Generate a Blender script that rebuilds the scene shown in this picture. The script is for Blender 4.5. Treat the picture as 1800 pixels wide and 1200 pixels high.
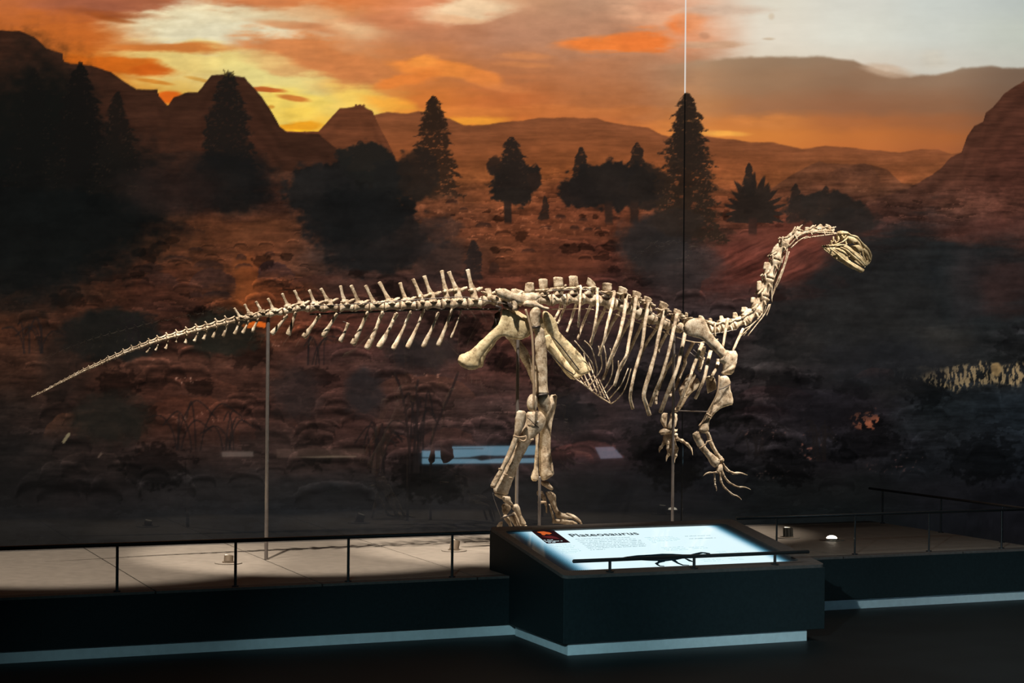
import bpy, math, random
import numpy as np
from mathutils import Vector, Matrix, noise

random.seed(7)
scene = bpy.context.scene
for o in list(bpy.data.objects):
    bpy.data.objects.remove(o, do_unlink=True)

# ------------------------------------------------------------------ camera
EYE = Vector((0.0, 0.0, 1.65))
FPX, YAW, PITCH, ROLL = 3233.2, 0.39556, 0.003753, 0.008240
_F = Vector((math.sin(YAW) * math.cos(PITCH), math.cos(YAW) * math.cos(PITCH), math.sin(PITCH)))
_R = Vector((math.cos(YAW), -math.sin(YAW), 0.0))
_U = _R.cross(_F)
CR = _R * math.cos(ROLL) + _U * math.sin(ROLL)
CU = -_R * math.sin(ROLL) + _U * math.cos(ROLL)
cam_data = bpy.data.cameras.new('camera')
cam_data.sensor_width = 36.0
cam_data.lens = FPX / 1800.0 * 36.0
cam_data.clip_end = 100
cam = bpy.data.objects.new('camera', cam_data)
cam.matrix_world = Matrix(((CR.x, CU.x, -_F.x, EYE.x), (CR.y, CU.y, -_F.y, EYE.y), (CR.z, CU.z, -_F.z, EYE.z), (0, 0, 0, 1)))
scene.collection.objects.link(cam)
scene.camera = cam

# ------------------------------------------------------------------ world, exposure
world = bpy.data.worlds.new('world')
scene.world = world
world.use_nodes = True
world.node_tree.nodes['Background'].inputs[0].default_value = (0.55, 0.8, 0.9, 1)
world.node_tree.nodes['Background'].inputs[1].default_value = 0.006
scene.view_settings.view_transform = 'Standard'
scene.view_settings.look = 'None'
scene.view_settings.exposure = 0.0
scene.view_settings.gamma = 1.0
scene.view_settings.use_curve_mapping = False


def spot(name, loc, target, watts, angle, color, blend=0.5, size=0.05):
    d = bpy.data.lights.new(name, 'SPOT')
    d.energy = watts
    d.spot_size = math.radians(angle)
    d.spot_blend = blend
    d.color = color
    d.shadow_soft_size = size
    o = bpy.data.objects.new(name, d)
    o.location = loc
    o.rotation_euler = (Vector(target) - Vector(loc)).to_track_quat('-Z', 'Y').to_euler()
    scene.collection.objects.link(o)
    return o


def area(name, loc, target, watts, sx, sy, color):
    d = bpy.data.lights.new(name, 'AREA')
    d.shape = 'RECTANGLE'
    d.size, d.size_y = sx, sy
    d.energy = watts
    d.color = color
    o = bpy.data.objects.new(name, d)
    o.location = loc
    o.rotation_euler = (Vector(target) - Vector(loc)).to_track_quat('-Z', 'Y').to_euler()
    scene.collection.objects.link(o)
    return o


WARM = (1.0, 0.90, 0.77)
# ceiling track spots above and in front of the skeleton
spot('track_spot', (1.0, 9.7, 5.2), (1.75, 11.05, 0.9), 1300, 30, WARM, 0.5, 0.03)
spot('track_spot', (2.3, 9.8, 5.2), (3.2, 11.05, 0.9), 1800, 28, WARM, 0.5, 0.03)
spot('track_spot', (3.6, 9.6, 5.2), (4.6, 11.0, 1.0), 1800, 28, WARM, 0.5, 0.03)
spot('track_spot', (6.6, 9.4, 5.2), (5.6, 10.97, 1.4), 1700, 28, WARM, 0.7, 0.03)
spot('track_spot', (7.6, 9.2, 5.0), (6.6, 10.97, 1.9), 1450, 24, WARM, 0.7, 0.03)
spot('track_spot', (6.4, 9.9, 5.2), (6.9, 11.0, 0.3), 35, 36, WARM, 0.9, 0.05)  # weak extra spot added to brighten the right deck
# cool spots added out of view to light the skirting and plinth fronts
COOL = (0.54, 0.88, 0.97)
for hx, hw_ in ((1.7, 260), (3.1, 720), (4.5, 1000), (5.9, 1200), (7.6, 1650)):
    spot('skirting_fill', (-0.2, 2.4, 3.0), (hx, 8.75, 0.0), hw_, 17, COOL if hx < 5 else (0.72, 0.91, 0.96), 1.0, 0.05)
spot('floor_fill', (7.2, 6.9, 5.4), (7.0, 8.2, 0.0), 560, 50, (0.95, 0.95, 0.9), 1.0, 0.3)  # soft light added out of view to lift the floor on the right


# ------------------------------------------------------------------ helpers
def ray(px, py):
    return _F + CR * ((px - 900.0) / FPX) - CU * ((py - 600.0) / FPX)


def P(px, py, Y):
    """the point of the vertical plane at depth Y that the photograph shows at (px, py)"""
    r = ray(px, py)
    return EYE + r * (Y / r.y)


def on_plane(px, py, p0, n):
    r = ray(px, py)
    return EYE + r * ((p0 - EYE).dot(n) / r.dot(n))


def project(p):
    d = p - EYE
    z = d.dot(_F)
    return 900 + FPX * d.dot(CR) / z, 600 - FPX * d.dot(CU) / z


def mpp(px, Y):
    return (Y / ray(px, 600).y) / FPX


def lin(c):
    return tuple(((x / 255.0) / 12.92 if x / 255.0 <= 0.04045 else ((x / 255.0 + 0.055) / 1.055) ** 2.4) for x in c)


def cr_sub(rows, k):
    """Catmull-Rom through rows of numbers or tuples of vectors"""
    if k <= 1 or len(rows) < 3:
        return rows
    out = []
    n = len(rows)
    for i in range(n - 1):
        p0 = rows[max(i - 1, 0)]; p1 = rows[i]; p2 = rows[i + 1]; p3 = rows[min(i + 2, n - 1)]
        for j in range(k):
            t = j / k
            t2, t3 = t * t, t * t * t
            out.append(tuple(0.5 * (2 * b + (c - a) * t + (2 * a - 5 * b + 4 * c - d) * t2 + (3 * b - a - 3 * c + d) * t3)
                             for a, b, c, d in zip(p0, p1, p2, p3)))
    out.append(rows[-1])
    return out


class MB:
    def __init__(self):
        self.v, self.f = [], []

    def ring(self, c, a, b, n):
        i0 = len(self.v)
        for i in range(n):
            t = 2 * math.pi * i / n
            self.v.append(c + a * math.cos(t) + b * math.sin(t))
        return i0

    def loft(self, secs, n=8, round_ends=True):
        rings = []
        if round_ends and len(secs) > 1:
            c0, a0, b0 = secs[0]; c1 = secs[1][0]
            d = (c0 - c1); d = d.normalized() if d.length > 1e-9 else Vector((1, 0, 0))
            h = min(a0.length, b0.length) * 0.55
            secs = [(c0 + d * h * 0.75, a0 * 0.62, b0 * 0.62)] + list(secs)
            c0, a0, b0 = secs[-1]; c1 = secs[-2][0]
            d = (c0 - c1); d = d.normalized() if d.length > 1e-9 else Vector((1, 0, 0))
            h = min(a0.length, b0.length) * 0.55
            secs = list(secs) + [(c0 + d * h * 0.75, a0 * 0.62, b0 * 0.62)]
        for c, a, b in secs:
            rings.append(self.ring(c, a, b, n))
        for r0, r1 in zip(rings, rings[1:]):
            for i in range(n):
                j = (i + 1) % n
                self.f.append((r0 + i, r0 + j, r1 + j, r1 + i))
        self.f.append(tuple(rings[0] + n - 1 - i for i in range(n)))
        self.f.append(tuple(rings[-1] + i for i in range(n)))
        return self

    def S(self, rows, k=2, n=8, ends=True):
        """rows (xa, ya, xb, yb, half depth in px, depth Y): a bone between two outlines seen in the photograph"""
        secs = []
        for xa, ya, xb, yb, t, Y in cr_sub(rows, k):
            A, B = P(xa, ya, Y), P(xb, yb, Y)
            secs.append(((A + B) / 2, (B - A) / 2, Vector((0, max(t, 0.2) * mpp(xa, Y), 0))))
        return self.loft(secs, n, ends)

    def T(self, rows, k=2, n=6, flat=1.0, ends=True):
        """rows (x, y, radius px, depth Y): a bone along a line"""
        rows = cr_sub(rows, k)
        secs = []
        for i, (x, y, r, Y) in enumerate(rows):
            x0, y0 = rows[max(i - 1, 0)][:2]
            x1, y1 = rows[min(i + 1, len(rows) - 1)][:2]
            dx, dy = x1 - x0, y1 - y0
            l = math.hypot(dx, dy) or 1.0
            nx, ny = -dy / l * r, dx / l * r
            A, B = P(x - nx, y - ny, Y), P(x + nx, y + ny, Y)
            secs.append(((A + B) / 2, (B - A) / 2, Vector((0, r * flat * mpp(x, Y), 0))))
        return self.loft(secs, n, ends)

    def tube(self, pts, radii, n=8, flat=None, ends=True):
        """free tube through 3D points; flat scales it along Z"""
        secs = []
        up = Vector((0, 0, 1))
        for i, p in enumerate(pts):
            d = pts[min(i + 1, len(pts) - 1)] - pts[max(i - 1, 0)]
            d.normalize()
            u = up if abs(d.z) < 0.9 else Vector((0, 1, 0))
            a = d.cross(u).normalized()
            b = a.cross(d)
            r = radii[i] if isinstance(radii, (list, tuple)) else radii
            secs.append((Vector(p), a * r, b * r * (flat or 1.0)))
        return self.loft(secs, n, ends)

    def box(self, x0, x1, y0, y1, z0, z1):
        i = len(self.v)
        for z in (z0, z1):
            for x, y in ((x0, y0), (x1, y0), (x1, y1), (x0, y1)):
                self.v.append(Vector((x, y, z)))
        for q in ((3, 2, 1, 0), (4, 5, 6, 7), (0, 1, 5, 4), (1, 2, 6, 5), (2, 3, 7, 6), (3, 0, 4, 7)):
            self.f.append(tuple(i + k for k in q))
        return self

    def prism(self, poly, d):
        """a polygon (3D points) extruded by vector d"""
        n = len(poly)
        i = len(self.v)
        self.v += [Vector(p) for p in poly] + [Vector(p) + d for p in poly]
        self.f.append(tuple(i + k for k in range(n)))
        self.f.append(tuple(i + n + n - 1 - k for k in range(n)))
        for k in range(n):
            j = (k + 1) % n
            self.f.append((i + j, i + k, i + n + k, i + n + j))
        return self

    def mirror(self, y, i0=0, f0=0):
        """add the mirror image, about the vertical plane at depth y, of everything from vertex i0 and face f0 on"""
        n0 = len(self.v)
        self.v += [Vector((v.x, 2 * y - v.y, v.z)) for v in self.v[i0:]]
        self.f += [tuple(k - i0 + n0 for k in reversed(fc)) for fc in self.f[f0:]]
        return self

    def rough(self, amp, freq=60.0):
        for v in self.v:
            q = v * freq
            v += Vector((noise.noise(q), noise.noise(q + Vector((31, 7, 3))), noise.noise(q + Vector((5, 57, 11))))) * amp
        return self

    def build(self, name, mat, parent=None, smooth=True, bevel=0.0):
        n = len(self.v)
        c = Vector((0, 0, 0))
        for v in self.v:
            c += v
        c /= n
        me = bpy.data.meshes.new(name)
        me.from_pydata([tuple(v - c) for v in self.v], [], self.f)
        me.validate()
        import bmesh
        bm = bmesh.new(); bm.from_mesh(me)
        bmesh.ops.recalc_face_normals(bm, faces=bm.faces)
        if smooth == 'edged':
            for fc in bm.faces:
                if len(fc.verts) > 4:
                    for e in fc.edges: e.smooth = False
        bm.to_mesh(me); bm.free()
        if smooth:
            me.polygons.foreach_set('use_smooth', [True] * len(me.polygons))
        me.materials.append(mat)
        o = bpy.data.objects.new(name, me)
        scene.collection.objects.link(o)
        if parent:
            o.parent = parent
            o.location = c - WORLD[parent.name]
        else:
            o.location = c
        WORLD[o.name] = c
        if bevel:
            m = o.modifiers.new('bevel', 'BEVEL')
            m.width = bevel; m.segments = 2; m.limit_method = 'ANGLE'
        return o


WORLD = {}


def tag(o, label=None, cat=None, group=None, kind=None):
    if label: o['label'] = label
    if cat: o['category'] = cat
    if group: o['group'] = group
    if kind: o['kind'] = kind
    return o


def thing(name, loc, label, cat, group=None):
    o = bpy.data.objects.new(name, None)
    o.empty_display_size = 0.1
    o.location = loc
    scene.collection.objects.link(o)
    WORLD[o.name] = Vector(loc)
    return tag(o, label, cat, group)


# ------------------------------------------------------------------ materials
def mat(name, color, rough=0.5, metal=0.0, spec=0.5, noise_amt=0.0, noise_scale=20.0, bump=0.0):
    m = bpy.data.materials.new(name)
    m.use_nodes = True
    nt = m.node_tree
    b = nt.nodes['Principled BSDF']
    b.inputs['Base Color'].default_value = (*color, 1)
    b.inputs['Roughness'].default_value = rough
    b.inputs['Metallic'].default_value = metal
    b.inputs['Specular IOR Level'].default_value = spec
    if noise_amt or bump:
        tc = nt.nodes.new('ShaderNodeTexCoord')
        nz = nt.nodes.new('ShaderNodeTexNoise')
        nz.inputs['Scale'].default_value = noise_scale
        nz.inputs['Detail'].default_value = 5
        nt.links.new(tc.outputs['Object'], nz.inputs['Vector'])
        if noise_amt:
            mr = nt.nodes.new('ShaderNodeMapRange')
            mr.inputs[1].default_value = 0.3; mr.inputs[2].default_value = 0.7
            mr.inputs[3].default_value = 1 - noise_amt; mr.inputs[4].default_value = 1 + noise_amt
            nt.links.new(nz.outputs['Fac'], mr.inputs[0])
            mx = nt.nodes.new('ShaderNodeVectorMath'); mx.operation = 'SCALE'
            mx.inputs[0].default_value = color
            nt.links.new(mr.outputs[0], mx.inputs['Scale'])
            nt.links.new(mx.outputs[0], b.inputs['Base Color'])
        if bump:
            bp = nt.nodes.new('ShaderNodeBump')
            bp.inputs['Strength'].default_value = bump
            bp.inputs['Distance'].default_value = 0.002
            nt.links.new(nz.outputs['Fac'], bp.inputs['Height'])
            nt.links.new(bp.outputs[0], b.inputs['Normal'])
    return m


def bone_material(name, c_dark, c_mid, c_light):
    m = bpy.data.materials.new(name)
    m.use_nodes = True
    nt = m.node_tree
    b = nt.nodes['Principled BSDF']
    b.inputs['Roughness'].default_value = 0.62
    b.inputs['Specular IOR Level'].default_value = 0.3
    tc = nt.nodes.new('ShaderNodeTexCoord')
    oi = nt.nodes.new('ShaderNodeObjectInfo')
    ad = nt.nodes.new('ShaderNodeVectorMath'); ad.operation = 'ADD'
    sc = nt.nodes.new('ShaderNodeVectorMath'); sc.operation = 'SCALE'
    sc.inputs[0].default_value = (7, 13, 5)
    nt.links.new(oi.outputs['Random'], sc.inputs['Scale'])
    nt.links.new(tc.outputs['Object'], ad.inputs[0]); nt.links.new(sc.outputs[0], ad.inputs[1])
    n1 = nt.nodes.new('ShaderNodeTexNoise'); n1.inputs['Scale'].default_value = 24; n1.inputs['Detail'].default_value = 6; n1.inputs['Roughness'].default_value = 0.65
    n2 = nt.nodes.new('ShaderNodeTexNoise'); n2.inputs['Scale'].default_value = 130; n2.inputs['Detail'].default_value = 4
    nt.links.new(ad.outputs[0], n1.inputs['Vector']); nt.links.new(ad.outputs[0], n2.inputs['Vector'])
    rp = nt.nodes.new('ShaderNodeValToRGB')
    e = rp.color_ramp.elements
    e[0].position = 0.34; e[0].color = (*c_dark, 1)
    e[1].position = 0.64; e[1].color = (*c_light, 1)
    k = e.new(0.47); k.color = (*c_mid, 1)
    mf = nt.nodes.new('ShaderNodeMix'); mf.data_type = 'FLOAT'; mf.inputs[0].default_value = 0.22
    nt.links.new(n1.outputs['Fac'], mf.inputs[2]); nt.links.new(n2.outputs['Fac'], mf.inputs[3])
    nt.links.new(mf.outputs[0], rp.inputs[0])
    nt.links.new(rp.outputs[0], b.inputs['Base Color'])
    bp = nt.nodes.new('ShaderNodeBump'); bp.inputs['Strength'].default_value = 0.7; bp.inputs['Distance'].default_value = 0.006
    mx = nt.nodes.new('ShaderNodeMath'); mx.operation = 'MULTIPLY_ADD'
    nt.links.new(n2.outputs['Fac'], mx.inputs[0]); mx.inputs[1].default_value = 0.18; nt.links.new(n1.outputs['Fac'], mx.inputs[2])
    nt.links.new(mx.outputs[0], bp.inputs['Height'])
    nt.links.new(bp.outputs[0], b.inputs['Normal'])
    return m


BONE = bone_material('fossil_bone', (0.085, 0.052, 0.030), (0.35, 0.262, 0.172), (0.62, 0.53, 0.41))
BONE2 = bone_material('fossil_bone_uplit', (0.15, 0.10, 0.048), (0.43, 0.335, 0.19), (0.63, 0.53, 0.34))  # warm glow from below put into the bone colour of hips and skull
PLINTH = mat('dark_laminate', (0.0095, 0.0160, 0.0175), 0.6, 0, 0.12, 0.15, 60, 0.1)
FRAME = mat('dark_brown_laminate', (0.075, 0.066, 0.060), 0.6, 0, 0.3, 0.2, 40, 0.1)
DECK = mat('beige_grey_deck', (0.185, 0.157, 0.130), 0.6, 0, 0.25, 0.12, 14, 0.08)
SKIRT = mat('brushed_aluminium_skirting', (0.50, 0.58, 0.60), 0.55, 0.0, 0.5, 0.06, 30)
RAIL = mat('black_steel_rail', (0.030, 0.031, 0.032), 0.38, 0.5, 0.5)
STEEL = mat('satin_steel', (0.20, 0.172, 0.158), 0.38, 0.55, 0.5, 0.1, 30)
BRONZE = mat('bronze_painted_steel', (0.36, 0.26, 0.17), 0.5, 0.2, 0.4, 0.15, 40)
BLACKBAR = mat('blackened_steel_bar', (0.05, 0.04, 0.035), 0.45, 0.5, 0.4)
FLOOR = mat('dark_floor', (0.0085, 0.0105, 0.0110), 0.5, 0, 0.10, 0.15, 3, 0.05)
LAMP_DARK = mat('dark_lamp_housing', (0.030, 0.026, 0.020), 0.5, 0.2, 0.4)
LAMP = mat('bronze_lamp_housing', (0.16, 0.12, 0.085), 0.5, 0.3, 0.4)


def emit_mat(name, color, strength=1.0, spec=0.0):
    m = bpy.data.materials.new(name)
    m.use_nodes = True
    b = m.node_tree.nodes['Principled BSDF']
    b.inputs['Base Color'].default_value = (0.0, 0.0, 0.0, 1)
    b.inputs['Roughness'].default_value = 0.3
    b.inputs['Specular IOR Level'].default_value = spec
    b.inputs['Emission Color'].default_value = (*color, 1)
    b.inputs['Emission Strength'].default_value = strength
    return m
# ------------------------------------------------------------------ the mural: a backlit print on the back wall
MURAL_Y = 12.06
SEAM_X = 6.405


def build_mural():
    rng_tab = {}

    def vn(x, y, seed):
        if seed not in rng_tab:
            rng_tab[seed] = np.random.default_rng(seed).random((256, 256)).astype(np.float32)
        t = rng_tab[seed]
        xi = np.floor(x).astype(np.int64); yi = np.floor(y).astype(np.int64)
        fx = (x - xi).astype(np.float32); fy = (y - yi).astype(np.float32)
        fx = fx * fx * (3 - 2 * fx); fy = fy * fy * (3 - 2 * fy)
        x0 = xi & 255; x1 = (xi + 1) & 255; y0 = yi & 255; y1 = (yi + 1) & 255
        a = t[y0, x0]; b = t[y0, x1]; c = t[y1, x0]; d = t[y1, x1]
        return (a + (b - a) * fx) + ((c + (d - c) * fx) - (a + (b - a) * fx)) * fy

    def fbm(x, y, seed, octaves=5, gain=0.52):
        s = 0; a = 1.0; tot = 0
        for i in range(octaves):
            s = s + a * vn(x + 17.3 * i, y + 9.1 * i, seed + i)
            tot += a
            a *= gain; x = x * 2.03; y = y * 2.03
        return s / tot * 2 - 1          # about -1..1

    def sst(a, b, x):
        t = np.clip((x - a) / (b - a), 0, 1)
        return t * t * (3 - 2 * t)

    xs = np.concatenate([np.arange(0.2, 1.42, 0.06), np.arange(1.42, 9.62, 0.0075), np.arange(9.66, 11.6, 0.06)])
    zs = np.concatenate([np.arange(0.0, 0.33, 0.06), np.arange(0.35, 4.52, 0.0075), np.arange(4.56, 5.3, 0.06)])
    XX, ZZ = np.meshgrid(xs, zs)
    # the print was designed in the frame of the photograph: map every point of the wall to it
    dx, dy, dz = XX, np.full_like(XX, MURAL_Y), ZZ - 1.65
    zc = dx * _F.x + dy * _F.y + dz * _F.z
    U = (900 + FPX * (dx * CR.x + dy * CR.y + dz * CR.z) / zc).astype(np.float32)
    V = (600 - FPX * (dx * CU.x + dy * CU.y + dz * CU.z) / zc).astype(np.float32)

    w1 = fbm(U / 70, V / 26, 11, 5)
    w2 = fbm(U / 70, V / 26, 21, 5)
    w3 = fbm(U / 18, V / 12, 31, 4)
    w4 = fbm(U / 5.0, V / 4.0, 41, 3)
    big = fbm(U / 260, V / 160, 51, 4)
    w5 = fbm(U / 46 + w2 * .5, V / 7.5, 91, 5)
    w6 = fbm(U / 24, V / 2.6 + w1 * 2, 95, 4)
    strat = fbm(U / 120, V / 5.0, 61, 4)
    strat2 = fbm(U / 40 + w1 * 0.4, V / 9.0 + w1 * 1.2, 71, 4)

    def table(cols, rows, colors, u, v):
        cols = np.array(cols, np.float32); rows = np.array(rows, np.float32)
        C = np.array(colors, np.float32)
        fi = np.interp(u, cols, np.arange(len(cols))); fj = np.interp(v, rows, np.arange(len(rows)))
        i0 = np.clip(np.floor(fi).astype(int), 0, len(cols) - 2); j0 = np.clip(np.floor(fj).astype(int), 0, len(rows) - 2)
        tx = (fi - i0)[..., None]; ty = (fj - j0)[..., None]
        tx = tx * tx * (3 - 2 * tx); ty = ty * ty * (3 - 2 * ty)
        return (C[j0, i0] * (1 - tx) + C[j0, i0 + 1] * tx) * (1 - ty) + (C[j0 + 1, i0] * (1 - tx) + C[j0 + 1, i0 + 1] * tx) * ty

    # ---------------- sky
    sc = [0, 150, 300, 450, 600, 750, 900, 1050, 1200, 1350, 1500, 1650, 1800]
    sr = [0, 60, 120, 180, 240]
    sky = [
        [(196, 108, 58), (165, 92, 62), (190, 112, 70), (214, 130, 78), (212, 122, 66), (224, 142, 98), (214, 158, 118), (188, 145, 115), (222, 168, 135), (222, 214, 196), (214, 212, 200), (202, 206, 198), (186, 192, 186)],
        [(188, 98, 38), (192, 98, 38), (226, 206, 160), (224, 214, 180), (208, 145, 98), (190, 124, 86), (184, 128, 96), (184, 132, 100), (224, 150, 108), (226, 216, 198), (220, 218, 204), (206, 208, 198), (192, 196, 184)],
        [(182, 95, 34), (205, 110, 34), (222, 194, 124), (224, 206, 146), (206, 128, 72), (194, 118, 66), (184, 116, 74), (178, 116, 78), (176, 128, 96), (222, 208, 186), (218, 206, 188), (206, 200, 186), (196, 194, 182)],
        [(190, 100, 30), (215, 120, 25), (228, 176, 72), (236, 210, 120), (236, 200, 104), (205, 116, 52), (190, 105, 54), (176, 106, 62), (170, 114, 78), (200, 170, 140), (200, 180, 160), (190, 176, 160), (180, 170, 155)],
        [(190, 100, 30), (215, 110, 25), (225, 140, 40), (240, 170, 45), (250, 195, 70), (218, 124, 46), (205, 114, 52), (200, 110, 54), (212, 126, 62), (194, 112, 56), (184, 106, 56), (166, 96, 54), (128, 84, 60)]]
    calm = 1 - .75 * sst(1180, 1330, U)
    img = table(sc, sr, sky, U + (w1 * 26 + w5 * 20) * calm, V + (w2 * 13 + w5 * 7) * calm)
    img = img * (1 + calm[..., None] * (0.06 * w1[..., None] + 0.04 * w3[..., None] + .05 * w5[..., None]))

    def mix(m, color):
        m = np.clip(m, 0, 1)[..., None]
        img[...] = img * (1 - m) + np.array(color, np.float32) * m

    def blob(cx, cy, rx, ry, color, alpha=1.0, soft=0.35, ang=0.0, warp=1.0, ww=(None, None), box=None):
        a = math.radians(ang)
        ux = U + (ww[0] if ww[0] is not None else w1 + .5 * w5) * rx * 0.34 * warp
        vy = V + (ww[1] if ww[1] is not None else w2 + .7 * w5) * ry * 0.62 * warp
        du, dv = ux - cx, vy - cy
        p = (du * math.cos(a) + dv * math.sin(a)) / rx
        q = (-du * math.sin(a) + dv * math.cos(a)) / ry
        d = np.sqrt(p * p + q * q)
        mm_ = np.clip(alpha * (1 - sst(1 - soft, 1 + soft, d)), 0, 1)[..., None]
        vv = (1 + .07 * w5 + .05 * w3 + .05 * w1)[..., None]
        img[...] = img * (1 - mm_) + np.array(color, np.float32) * vv * mm_

    for b in (
        (360, 45, 150, 34, (226, 212, 172), 0.95, 0.45), (420, 60, 130, 26, (228, 218, 184), 0.8, 0.5),
        (520, 25, 90, 16, (224, 196, 150), 0.6, 0.6), (340, 105, 130, 26, (232, 202, 118), 0.8, 0.5),
        (200, 8, 150, 12, (158, 92, 66), 0.6, 0.6), (200, 24, 80, 5, (150, 76, 38), 0.7, 0.7, 4),
        (195, 32, 38, 5, (156, 78, 32), 0.8, 0.6, 10), (110, 60, 120, 26, (196, 104, 42), 0.6, 0.6),
        (300, 84, 120, 8, (200, 112, 48), 0.9, 0.45, 0), (200, 118, 100, 15, (204, 100, 26), 0.95, 0.3, 5), (265, 124, 38, 9, (196, 90, 24), 0.9, 0.35),
        (475, 150, 95, 52, (230, 212, 132), 0.85, 0.5, 12), (500, 190, 80, 30, (242, 208, 96), 0.9, 0.5),
        (545, 100, 130, 32, (206, 126, 72), 0.95, 0.35, 14), (480, 112, 60, 14, (222, 176, 110), 0.8, 0.5, 14),
        (520, 44, 70, 7, (206, 140, 92), 0.8, 0.5, 6), (575, 52, 60, 8, (200, 130, 84), 0.8, 0.5, 6),
        (625, 50, 46, 16, (234, 196, 148), 0.65, 0.7, 10), (690, 36, 70, 12, (200, 122, 80), 0.6, 0.6),
        (825, 18, 75, 18, (240, 206, 164), 0.95, 0.5, -6), (800, 32, 46, 7, (232, 176, 130), 0.7, 0.5, 6),
        (1010, 50, 120, 50, (182, 132, 102), 0.5, 0.7), (760, 118, 70, 14, (234, 138, 62), 0.95, 0.3, 6), (710, 140, 56, 14, (228, 128, 56), 0.85, 0.4, -12),
        (845, 135, 40, 14, (230, 134, 64), 0.9, 0.35, 18), (745, 108, 26, 10, (238, 146, 66), 0.9, 0.4), (890, 155, 40, 8, (214, 128, 70), 0.6, 0.5, 10),
        (918, 98, 42, 6, (220, 140, 84), 0.7, 0.6, 3), (920, 114, 46, 5, (218, 138, 82), 0.6, 0.6, 3),
        (1085, 78, 92, 13, (236, 126, 56), 0.95, 0.35, -2), (1130, 72, 50, 18, (232, 122, 56), 0.9, 0.4), (1150, 25, 70, 28, (228, 172, 134), 0.7, 0.5, 10),
        (1195, 45, 22, 14, (236, 128, 66), 0.9, 0.5), (1215, 40, 24, 18, (226, 146, 98), 0.8, 0.5), (1155, 10, 34, 12, (212, 150, 116), 0.6, 0.5),
        (1275, 18, 70, 8, (206, 176, 152), 0.7, 0.6), (1245, 78, 55, 6, (204, 160, 126), 0.9, 0.5), (1238, 62, 9, 5, (196, 140, 106), 0.8, 0.5),
        (1352, 69, 10, 2.2, (196, 176, 150), 0.8, 0.5), (1356, 29, 5, 5, (204, 180, 150), 0.5, 0.6),
        (640, 178, 60, 20, (246, 204, 96), 0.85, 0.5, 14), (700, 190, 60, 14, (238, 160, 58), 0.8, 0.5, 16), (820, 212, 60, 8, (240, 156, 54), 0.9, 0.5),
        (800, 196, 90, 8, (222, 130, 58), 0.6, 0.5), (1000, 195, 200, 10, (206, 118, 58), 0.4, 0.6),
        (525, 222, 40, 7, (232, 156, 34), 0.95, 0.3), (530, 232, 34, 4, (246, 190, 40), 0.9, 0.4), (520, 200, 36, 12, (240, 200, 84), 0.8, 0.5),
        (470, 158, 34, 4.5, (186, 92, 38), 0.95, 0.3, 6), (517, 174, 28, 5, (196, 112, 46), 0.9, 0.35, 8), (270, 144, 32, 4, (206, 130, 46), 0.9, 0.35, 8), (350, 140, 24, 3, (206, 150, 64), 0.8, 0.4, 12),
        (297, 172, 22, 12, (216, 96, 24), 0.95, 0.4), (476, 188, 6, 3, (206, 140, 50), 0.8, 0.4)):
        blob(*b)
    # cloud bank of the right half
    cx = [1130, 1200, 1240, 1320, 1400, 1445, 1500, 1520, 1600, 1650, 1690, 1740, 1780, 1810, 2000]
    cy = [118, 109, 104, 97, 100, 98, 105, 113, 134, 129, 118, 115, 120, 118, 112]
    top = np.interp(U, cx, cy) + w1 * 3 + w3 * 1.5
    m = sst(-2.5, 5, V - top) * sst(1120, 1260, U)
    cc = table([1200, 1350, 1500, 1650, 1800], [95, 140, 190, 215, 240, 265],
               [[(172, 140, 110), (150, 122, 96), (148, 122, 98), (150, 130, 108), (128, 108, 90)],
                [(172, 130, 96), (156, 120, 90), (144, 110, 84), (146, 116, 92), (120, 96, 78)],
                [(186, 122, 72), (160, 110, 76), (148, 100, 70), (142, 100, 72), (116, 86, 66)],
                [(206, 124, 60), (190, 116, 62), (172, 104, 60), (156, 98, 62), (120, 82, 60)],
                [(222, 136, 62), (206, 124, 58), (192, 112, 56), (172, 100, 54), (120, 78, 54)],
                [(224, 140, 66), (206, 120, 56), (190, 108, 54), (168, 96, 54), (110, 72, 50)]], U + w1 * 18, V + w2 * 9)
    cc = cc * (1 + 0.04 * w1[..., None])
    m3 = m[..., None]
    img[...] = img * (1 - m3) + cc * m3
    for b in ((1560, 124, 40, 9, (196, 168, 142), 0.7, 0.5, 8), (1275, 235, 38, 5, (240, 168, 74), 0.9, 0.5, 2), (1350, 215, 60, 12, (216, 134, 68), 0.5, 0.6),
              (1640, 105, 22, 14, (200, 188, 168), 0.35, 0.6), (1230, 180, 40, 50, (196, 140, 96), 0.3, 0.7)):
        blob(*b)

    def skyline(pts, color_top, color_low, depth, rough=1.6, tex=0.10, fade=None):
        px = [p[0] for p in pts]; py = [p[1] for p in pts]
        h = np.interp(U, px, py) + w3 * rough + w4 * rough * 0.35
        m = sst(-1.7, 1.7, V - h) * ((U >= px[0]) & (U <= px[-1]))
        if fade is not None:
            m = m * (1 - sst(fade[0], fade[1], V))
        t = np.clip((V - h) / depth, 0, 1)[..., None]
        c = np.array(color_top, np.float32) * (1 - t) + np.array(color_low, np.float32) * t
        rim = np.exp(-np.clip(V - h, 0, 400) / 26) * .10
        c = c * (1 + tex * (1.1 * strat + 0.9 * w6 + 0.7 * w1 + 0.6 * w3 + .5 * w5) - rim * 0 + .05 * np.sin((V - h) / 6.5 + 2.5 * w1) * (tex > .05))[..., None]
        m3 = m[..., None]
        img[...] = img * (1 - m3) + c * m3

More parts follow.
